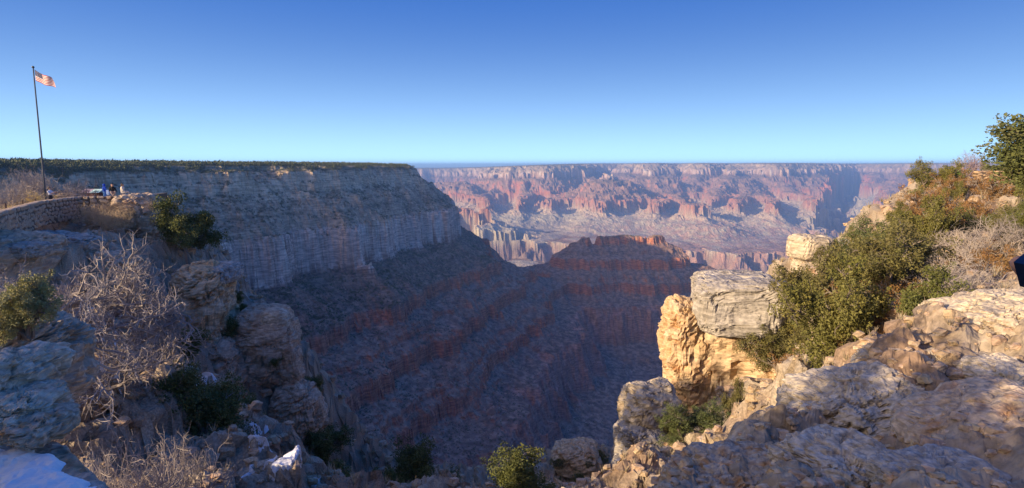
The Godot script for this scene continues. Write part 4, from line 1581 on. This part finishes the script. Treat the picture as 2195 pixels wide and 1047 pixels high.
# a figure facing +x; pose: "stand", "photo", "sit"
func person(where: Vector3, turn: float, pose: String, top_c: Color, leg_c: Color, hair_c: Color, hood: bool, label: String) -> void:
	var skin := Color(0.50, 0.30, 0.21)
	var shoe := Color(0.08, 0.07, 0.07)
	var b := []
	var fingers := Wood.new()
	var hip := 0.92 if pose != "sit" else 0.12
	var fw := 0.0
	b.append([Vector3(0, hip, 0), Vector3(0, hip + 0.20, 0), 0.145, 0.135, leg_c])
	b.append([Vector3(0, hip + 0.16, 0), Vector3(0.0, hip + 0.45, 0), 0.135, 0.155, top_c])
	b.append([Vector3(0, hip + 0.47, -0.12), Vector3(0, hip + 0.47, 0.12), 0.095, 0.095, top_c])
	b.append([Vector3(0, hip + 0.5, 0), Vector3(0.015, hip + 0.62, 0), 0.055, 0.055, top_c if hood else skin])
	var hd := Vector3(0.03, hip + 0.72, 0)
	b.append([hd + Vector3(0, 0.03, 0), hd + Vector3(0.02, -0.06, 0), 0.098, 0.075, top_c if hood else skin])
	b.append([hd + Vector3(-0.025, 0.05, 0), hd + Vector3(-0.045, -0.02, 0), 0.105, 0.085, top_c if hood else hair_c])
	b.append([hd + Vector3(0.10, 0.0, 0), hd + Vector3(0.115, -0.025, 0), 0.014, 0.018, skin])
	for s: float in [-1.0, 1.0]:
		var sh := Vector3(0, hip + 0.47, 0.19 * s)
		var el := sh + Vector3(0.02, -0.29, 0.05 * s)
		var wr := el + Vector3(0.10, -0.22, -0.02 * s)
		if pose == "photo":
			el = sh + Vector3(0.20, -0.20, 0.03 * s)
			wr = el + Vector3(0.24, 0.12, -0.10 * s)
		elif pose == "sit":
			el = sh + Vector3(0.08, -0.27, 0.06 * s)
			wr = el + Vector3(0.22, -0.06, -0.10 * s)
		var long := pose != "photo"
		b.append([sh, el, 0.062, 0.048, top_c])
		b.append([el, wr, 0.045, 0.034, top_c if long else skin])
		var hv := (wr - el).normalized()
		b.append([wr, wr + hv * 0.08, 0.036, 0.034, skin])
		for f in 4:
			var o := Vector3(0, 0.022 * (float(f) - 1.5), 0) if pose == "photo" else Vector3(0.022 * (float(f) - 1.5), 0, 0)
			var knuckle := wr + hv * 0.09 + o
			tube(fingers, PackedVector3Array([knuckle, knuckle + hv * 0.045, knuckle + hv * (0.075 + 0.01 * float(f % 3)) + Vector3(0, -0.02, 0)]), 0.011, 0.008, 5, skin, skin)
		tube(fingers, PackedVector3Array([wr + hv * 0.03, wr + hv * 0.065 + Vector3(0, 0.03, -0.015 * s), wr + hv * 0.10 + Vector3(0, 0.045, -0.02 * s)]), 0.014, 0.009, 5, skin, skin)
		var hj := Vector3(0, hip, 0.095 * s)
		var kn := hj + Vector3(0.03, -0.44, 0.01 * s)
		var an := kn + Vector3(-0.03, -0.40, 0)
		if pose == "sit":
			kn = hj + Vector3(0.40, 0.14, 0.05 * s)
			an = kn + Vector3(0.02 + 0.1 * s, -0.36, -0.12 * s)
		b.append([hj, kn, 0.088, 0.062, leg_c])
		b.append([kn, an, 0.060, 0.042, leg_c])
		b.append([an + Vector3(-0.03, -0.05, 0), an + Vector3(0.16, -0.06, 0), 0.045, 0.036, shoe])
	var o := MeshInstance3D.new()
	o.name = "person"
	o.material_override = bark_mat
	add_child(o, true)
	o.position = where
	o.rotation.y = turn
	figures.append([o, b, 0.026, 0.035, fingers])
	tag(o, label, "person")

var figures := []
var figure_meshes := []

func make_figure(k: int) -> void:
	var q: Array = figures[k]
	figure_meshes[k] = body_mesh(q[1], q[2], q[3])

func finish_figures() -> void:
	figure_meshes.resize(figures.size())
	var id := WorkerThreadPool.add_group_task(make_figure, figures.size())
	WorkerThreadPool.wait_for_group_task_completion(id)
	for k in figures.size():
		var st := SurfaceTool.new()
		st.append_from(figure_meshes[k], 0, Transform3D())
		var w: Wood = figures[k][4]
		if w != null:
			var fs := SurfaceTool.new()
			fs.create_from_arrays(_arrays(w.v, w.c, w.idx))
			fs.generate_normals()
			st.append_from(fs.commit(), 0, Transform3D())
		figures[k][0].mesh = st.commit()

func build_people() -> void:
	var t0 := Time.get_ticks_msec()
	var p := at(107, 420, 45.0)
	person(Vector3(p.x, -1.95, p.z), 0.0, "photo", Color(0.66, 0.66, 0.72), Color(0.03, 0.03, 0.04), Color(0.03, 0.02, 0.02), false, "man in a pale t-shirt raising a phone behind the wall")
	p = at(224, 420, 52.0)
	person(Vector3(p.x, -1.93, p.z), 1.2, "stand", Color(0.02, 0.09, 0.55), Color(0.12, 0.28, 0.62), Color(0.03, 0.02, 0.02), true, "person standing in a bright blue hooded jacket")
	p = at(242, 420, 49.0)
	person(Vector3(p.x, -1.02, p.z), -0.9, "sit", Color(0.012, 0.012, 0.014), Color(0.42, 0.30, 0.24), Color(0.03, 0.02, 0.02), false, "person in a black top sitting cross-legged on the wall")
	p = at(263, 420, 49.2)
	person(Vector3(p.x, -1.02, p.z), 0.5, "sit", Color(0.60, 0.55, 0.46), Color(0.55, 0.50, 0.44), Color(0.12, 0.08, 0.05), false, "person in a cream jacket sitting on the wall near its corner")
	p = at(2090, 378, 58.0)
	person(Vector3(p.x, -0.35, p.z), 1.6, "stand", Color(0.30, 0.30, 0.33), Color(0.07, 0.16, 0.36), Color(0.10, 0.07, 0.05), false, "person in a grey jacket and blue jeans on the paved overlook")
	p = at(2056, 378, 60.0)
	person(Vector3(p.x, -0.45, p.z), 1.4, "stand", Color(0.30, 0.62, 0.10), Color(0.05, 0.06, 0.08), Color(0.05, 0.04, 0.03), false, "person in a bright green top half hidden by the leafless bush")
	# pale bag beside the blue jacket
	var bag := part(rock_mesh(77, Vector3(0.15, 0.24, 0.09), 0.7, 0.02, "white", 20, 12, 0.0), plain(Color(0.62, 0.72, 0.9)), "tote_bag", self)
	bag.position = at(231, 414, 49.3)
	bag.position.y = -0.86
	tag(bag, "pale blue bag standing on the wall beside the blue jacket", "bag")
	# a hand with a phone at the edge
	var skin := Color(0.50, 0.28, 0.20)
	var c := at(2318, 700, 0.52)
	var h := []
	h.append([c + Vector3(0.0, 0.0, 0.0), c + Vector3(0.02, -0.06, 0.02), 0.032, 0.03, skin])
	h.append([c + Vector3(0.02, -0.06, 0.02), c + Vector3(0.08, -0.28, 0.10), 0.029, 0.04, skin])
	# forefinger up the phone's edge, three more beside it, thumb in front
	var tipz := [at(2190, 566, 0.50), at(2240, 585, 0.50), at(2262, 610, 0.505), at(2285, 640, 0.51)]
	for k in 4:
		var root := c + Vector3(-0.022 + 0.016 * float(k), 0.018 - 0.004 * float(k), 0.0)
		var mid: Vector3 = root.lerp(tipz[k], 0.5) + Vector3(-0.004, -0.002, 0.008)
		h.append([root, mid, 0.0105, 0.0098, skin])
		h.append([mid, tipz[k], 0.0098, 0.0085, skin])
	h.append([c + Vector3(0.02, -0.03, -0.01), c + Vector3(0.03, 0.01, -0.028), 0.014, 0.011, skin])
	h.append([c + Vector3(0.03, 0.01, -0.028), c + Vector3(0.022, 0.045, -0.03), 0.011, 0.0095, skin])
	var hand := Node3D.new()
	hand.name = "person"
	tag(hand, "hand of a person reaching in from the edge with a phone", "person")
	add_child(hand, true)
	var hm := MeshInstance3D.new()
	hm.name = "hand"
	hm.material_override = bark_mat
	hand.add_child(hm)
	figures.append([hm, h, 0.004, 0.008, null])
	var sl := Wood.new()
	tube(sl, PackedVector3Array([c + Vector3(0.065, -0.22, 0.08), c + Vector3(0.09, -0.34, 0.12), c + Vector3(0.16, -0.6, 0.2)]), 0.05, 0.07, 14, Color(0.05, 0.06, 0.09), Color(0.05, 0.06, 0.09))
	part(wood_mesh(sl), bark_mat, "sleeve", hand)
	var phone := Node3D.new()
	phone.name = "phone"
	tag(phone, "dark blue phone held in the hand at the edge", "phone")
	add_child(phone)
	phone.position = at(2240, 549, 0.488)
	phone.rotation = Vector3(0.1, 0.3, -0.95)
	var bm := BoxMesh.new()
	bm.size = Vector3(0.030, 0.06, 0.008)
	part(bm, plain(Color(0.06, 0.12, 0.24), 0.35), "case", phone)
	var sc := BoxMesh.new()
	sc.size = Vector3(0.026, 0.055, 0.001)
	part(sc, plain(Color(0.02, 0.02, 0.025), 0.1), "screen", phone).position = Vector3(0, 0, 0.0047)
	finish_figures()
	print("people ", Time.get_ticks_msec() - t0)

func build_snow() -> void:
	tones["snow"] = [Color(0.74, 0.75, 0.77), Color(0.72, 0.73, 0.76), Color(0.66, 0.67, 0.70)]
	var k := 0
	# the sheet on the near ledge: an uneven outline, thin at its edge
	var ring := PackedVector2Array()
	for q: Array in [[-60, 938], [0, 942], [36, 936], [84, 950], [128, 958], [146, 972], [156, 992], [182, 1006], [205, 1030], [246, 1062], [270, 1110], [-60, 1110]]:
		var p := at(q[0], q[1], 2.6)
		var t := (-0.13 - EYE) / (p.y - EYE)
		ring.append(Vector2(p.x * t, p.z * t))
	var shelf := PackedVector2Array()
	for q: Array in [[-90, 915], [0, 918], [50, 905], [112, 925], [150, 938], [172, 968], [190, 990], [222, 1012], [262, 1050], [310, 1120], [-90, 1160]]:
		var p := at(q[0], q[1], 2.6)
		var t := (-0.16 - EYE) / (p.y - EYE)
		shelf.append(Vector2(p.x * t, p.z * t))
	var ledge_y := func(p: Vector2) -> float:
		var d := -poly_dist(p, shelf) + n_rock.get_noise_2d(p.x * 5.0, p.y * 5.0) * 0.04
		var y := -0.19 + n_rock.get_noise_2d(p.x * 1.3, p.y * 1.3) * 0.06 + n_rock.get_noise_2d(p.x * 7.0, p.y * 7.0) * 0.02 + n_cell.get_noise_3d(p.x * 3.0, 0.0, p.y * 3.0) * 0.018
		return y - 0.16 * smoothstep(0.05, -0.03, d) - 2.2 * smoothstep(0.0, -0.55, d)
	var ledge_c := func(p: Vector2) -> Color:
		var f := n_rock.get_noise_2d(p.x * 3.0, p.y * 3.0)
		return Color(0.62, 0.57, 0.50).lerp(Color(0.45, 0.38, 0.30), clampf(0.4 + f * 1.5, 0.0, 1.0)).lerp(Color(0.42, 0.26, 0.12), clampf(n_tone.get_noise_2d(p.x * 2.0, p.y * 2.0) * 2.0 - 0.4, 0.0, 0.7))
	var ledge := part(plan_sheet(shelf, 0.6, 190, ledge_y, ledge_c), rock_mat, "limestone_ledge", self)
	tag(ledge, "pale limestone ledge that carries the snow sheet", "rock")
	var snow_y := func(p: Vector2) -> float:
		var d := -poly_dist(p, ring) + n_rock.get_noise_2d(p.x * 4.0, p.y * 4.0) * 0.06
		return ledge_y.call(p) - 0.03 + 0.085 * smoothstep(-0.02, 0.12, d) + n_rock.get_noise_2d(p.x * 2.2 + 9.0, p.y * 2.2) * 0.02
	var snow_c := func(_p: Vector2) -> Color:
		return Color(0.80, 0.81, 0.82)
	var sheet := part(plan_sheet(ring, 0.05, 120, snow_y, snow_c), snow_tint(), "snow_sheet", self)
	tag(sheet, "broad snow sheet lying on the pale limestone ledge", "snow")
	for q: Array in [[70, 545, 30, 56, 0.1, 1.2], [20, 575, 29, 50, 0.1, 1.0], [200, 680, 24, 60, 0.2, 1.6], [180, 740, 20, 44, 0.2, 1.2], [225, 820, 22, 40, 0.15, 1.0], [150, 755, 17, 30, 0.12, 0.8], [460, 835, 36, 40, 0.2, 1.6], [545, 930, 36, 26, 0.2, 2.4], [548, 985, 33, 22, 0.2, 2.6], [572, 1000, 33, 24, 0.15, 2.0], [615, 985, 38, 36, 0.2, 1.4], [500, 658, 45, 30, 0.15, 1.0], [430, 860, 33, 30, 0.15, 1.0], [670, 1030, 40, 30, 0.15, 1.4], [520, 1040, 27, 30, 0.15, 1.2]]:
		var p := ground_at(q[0], q[1], 7.0, 52.0)
		var w: float = q[3] * -p.z / FOCAL / 2.0
		var n := 22
		var v := PackedVector3Array()
		var c := PackedColorArray()
		var idx := PackedInt32Array()
		for j in n:
			for i in n:
				var u := Vector2(float(i), float(j)) / float(n - 1) * 2.0 - Vector2.ONE
				var x := p.x + u.x * w * 1.1
				var z := p.z + u.y * w * 1.8
				var edge := 1.0 - u.length() + n_rock.get_noise_2d(x * 1.6, z * 1.6) * 0.75
				v.append(ground_point(x, z) + Vector3(0, -0.25 + 0.33 * smoothstep(0.1, 0.3, edge), 0))
				c.append(Color(0.80, 0.81, 0.82))
		for j in n - 1:
			for i in n - 1:
				var e := j * n + i
				idx.append_array([e, e + 1, e + n, e + 1, e + n + 1, e + n])
		var o := part(raw_mesh(v, c, idx), snow_tint(), "snow_patch", self)
		tag(o, "thin patch of old snow left in the shaded ravine", "snow", "snow patches in the ravine")
		k += 1

func snow_tint() -> StandardMaterial3D:
	if not snow_mat.vertex_color_use_as_albedo:
		snow_mat.vertex_color_use_as_albedo = true
		snow_mat.albedo_color = Color.WHITE
	return snow_mat

func build_litter() -> void:
	var rng := RandomNumberGenerator.new()
	rng.seed = 909
	var stones := []
	var tufts := []
	for k in 22000:
		var a := rng.randf_range(-0.78, 0.78)
		var r := 2.2 * pow(95.0 / 2.2, rng.randf())
		var x := sin(a) * r
		var z := -cos(a) * r
		if x > -1.0 and x < 0.8 and r < 5.0:
			continue
		var y := near_alt(x, z)
		var sz := clampf(r * 0.005, 0.012, 0.2) * pow(rng.randf(), 2.0) * 2.0 + 0.01
		var g := rng.randf_range(0.8, 1.15)
		if rng.randf() < 0.6:
			stones.append([Transform3D(Basis.from_euler(Vector3(rng.randf() * 0.6, rng.randf() * TAU, rng.randf() * 0.6)).scaled(Vector3(sz * 1.3, sz * 0.8, sz)), Vector3(x, y + sz * 0.2, z)), Color(g, g * rng.randf_range(0.93, 1.0), g * rng.randf_range(0.82, 0.98))])
		elif r > 7.0:
			var h := clampf(r * 0.016, 0.12, 0.7) * rng.randf_range(0.6, 1.4)
			tufts.append([Transform3D(Basis(Vector3.UP, rng.randf() * TAU).scaled(Vector3(h, h, h)), Vector3(x, y, z)), Color(g, g, g)])
	var o := scatter(rock_mesh(990, Vector3(1, 1, 1), 0.7, 0.5, "tan", 8, 5, 0.0), rock_mat, stones, "rubble", self)
	tag(o, "loose limestone rubble and grit over the rim slopes", "rubble")
	kind(o, "stuff")
	var bv := PackedVector3Array()
	var bc := PackedColorArray()
	for k in 22:
		var a := rng.randf() * TAU
		var lean := rng.randf_range(0.1, 0.75)
		var tip := Vector3(cos(a) * lean, rng.randf_range(0.5, 1.0), sin(a) * lean)
		var side := Vector3(-sin(a), 0, cos(a)) * 0.03
		var foot := Vector3(cos(a), 0, sin(a)) * 0.08 * rng.randf()
		bv.append_array([foot - side, foot + side, tip])
		for e in 3:
			bc.append(Color(0.46, 0.36, 0.22) if k % 3 else Color(0.34, 0.30, 0.20))
	var t := scatter(raw_mesh(bv, bc, PackedInt32Array()), bark_mat, tufts, "dry_grass", self)
	tag(t, "low dry brown grass and brush over the rim slopes", "grass")
	kind(t, "stuff")

# an uneven sheet over a plan outline, grown by some metres
func plan_sheet(ring: PackedVector2Array, grow_by: float, n: int, height: Callable, tint: Callable) -> ArrayMesh:
	var lo := ring[0]
	var hi := ring[0]
	for p in ring:
		lo = lo.min(p)
		hi = hi.max(p)
	lo -= Vector2(grow_by, grow_by)
	hi += Vector2(grow_by, grow_by)
	var v := PackedVector3Array()
	var c := PackedColorArray()
	var idx := PackedInt32Array()
	for j in n:
		for i in n:
			var p := lo + (hi - lo) * Vector2(float(i), float(j)) / float(n - 1)
			v.append(Vector3(p.x, height.call(p), p.y))
			c.append(tint.call(p))
	for j in n - 1:
		for i in n - 1:
			var a := j * n + i
			idx.append_array([a, a + 1, a + n, a + 1, a + n + 1, a + n])
	return raw_mesh(v, c, idx)
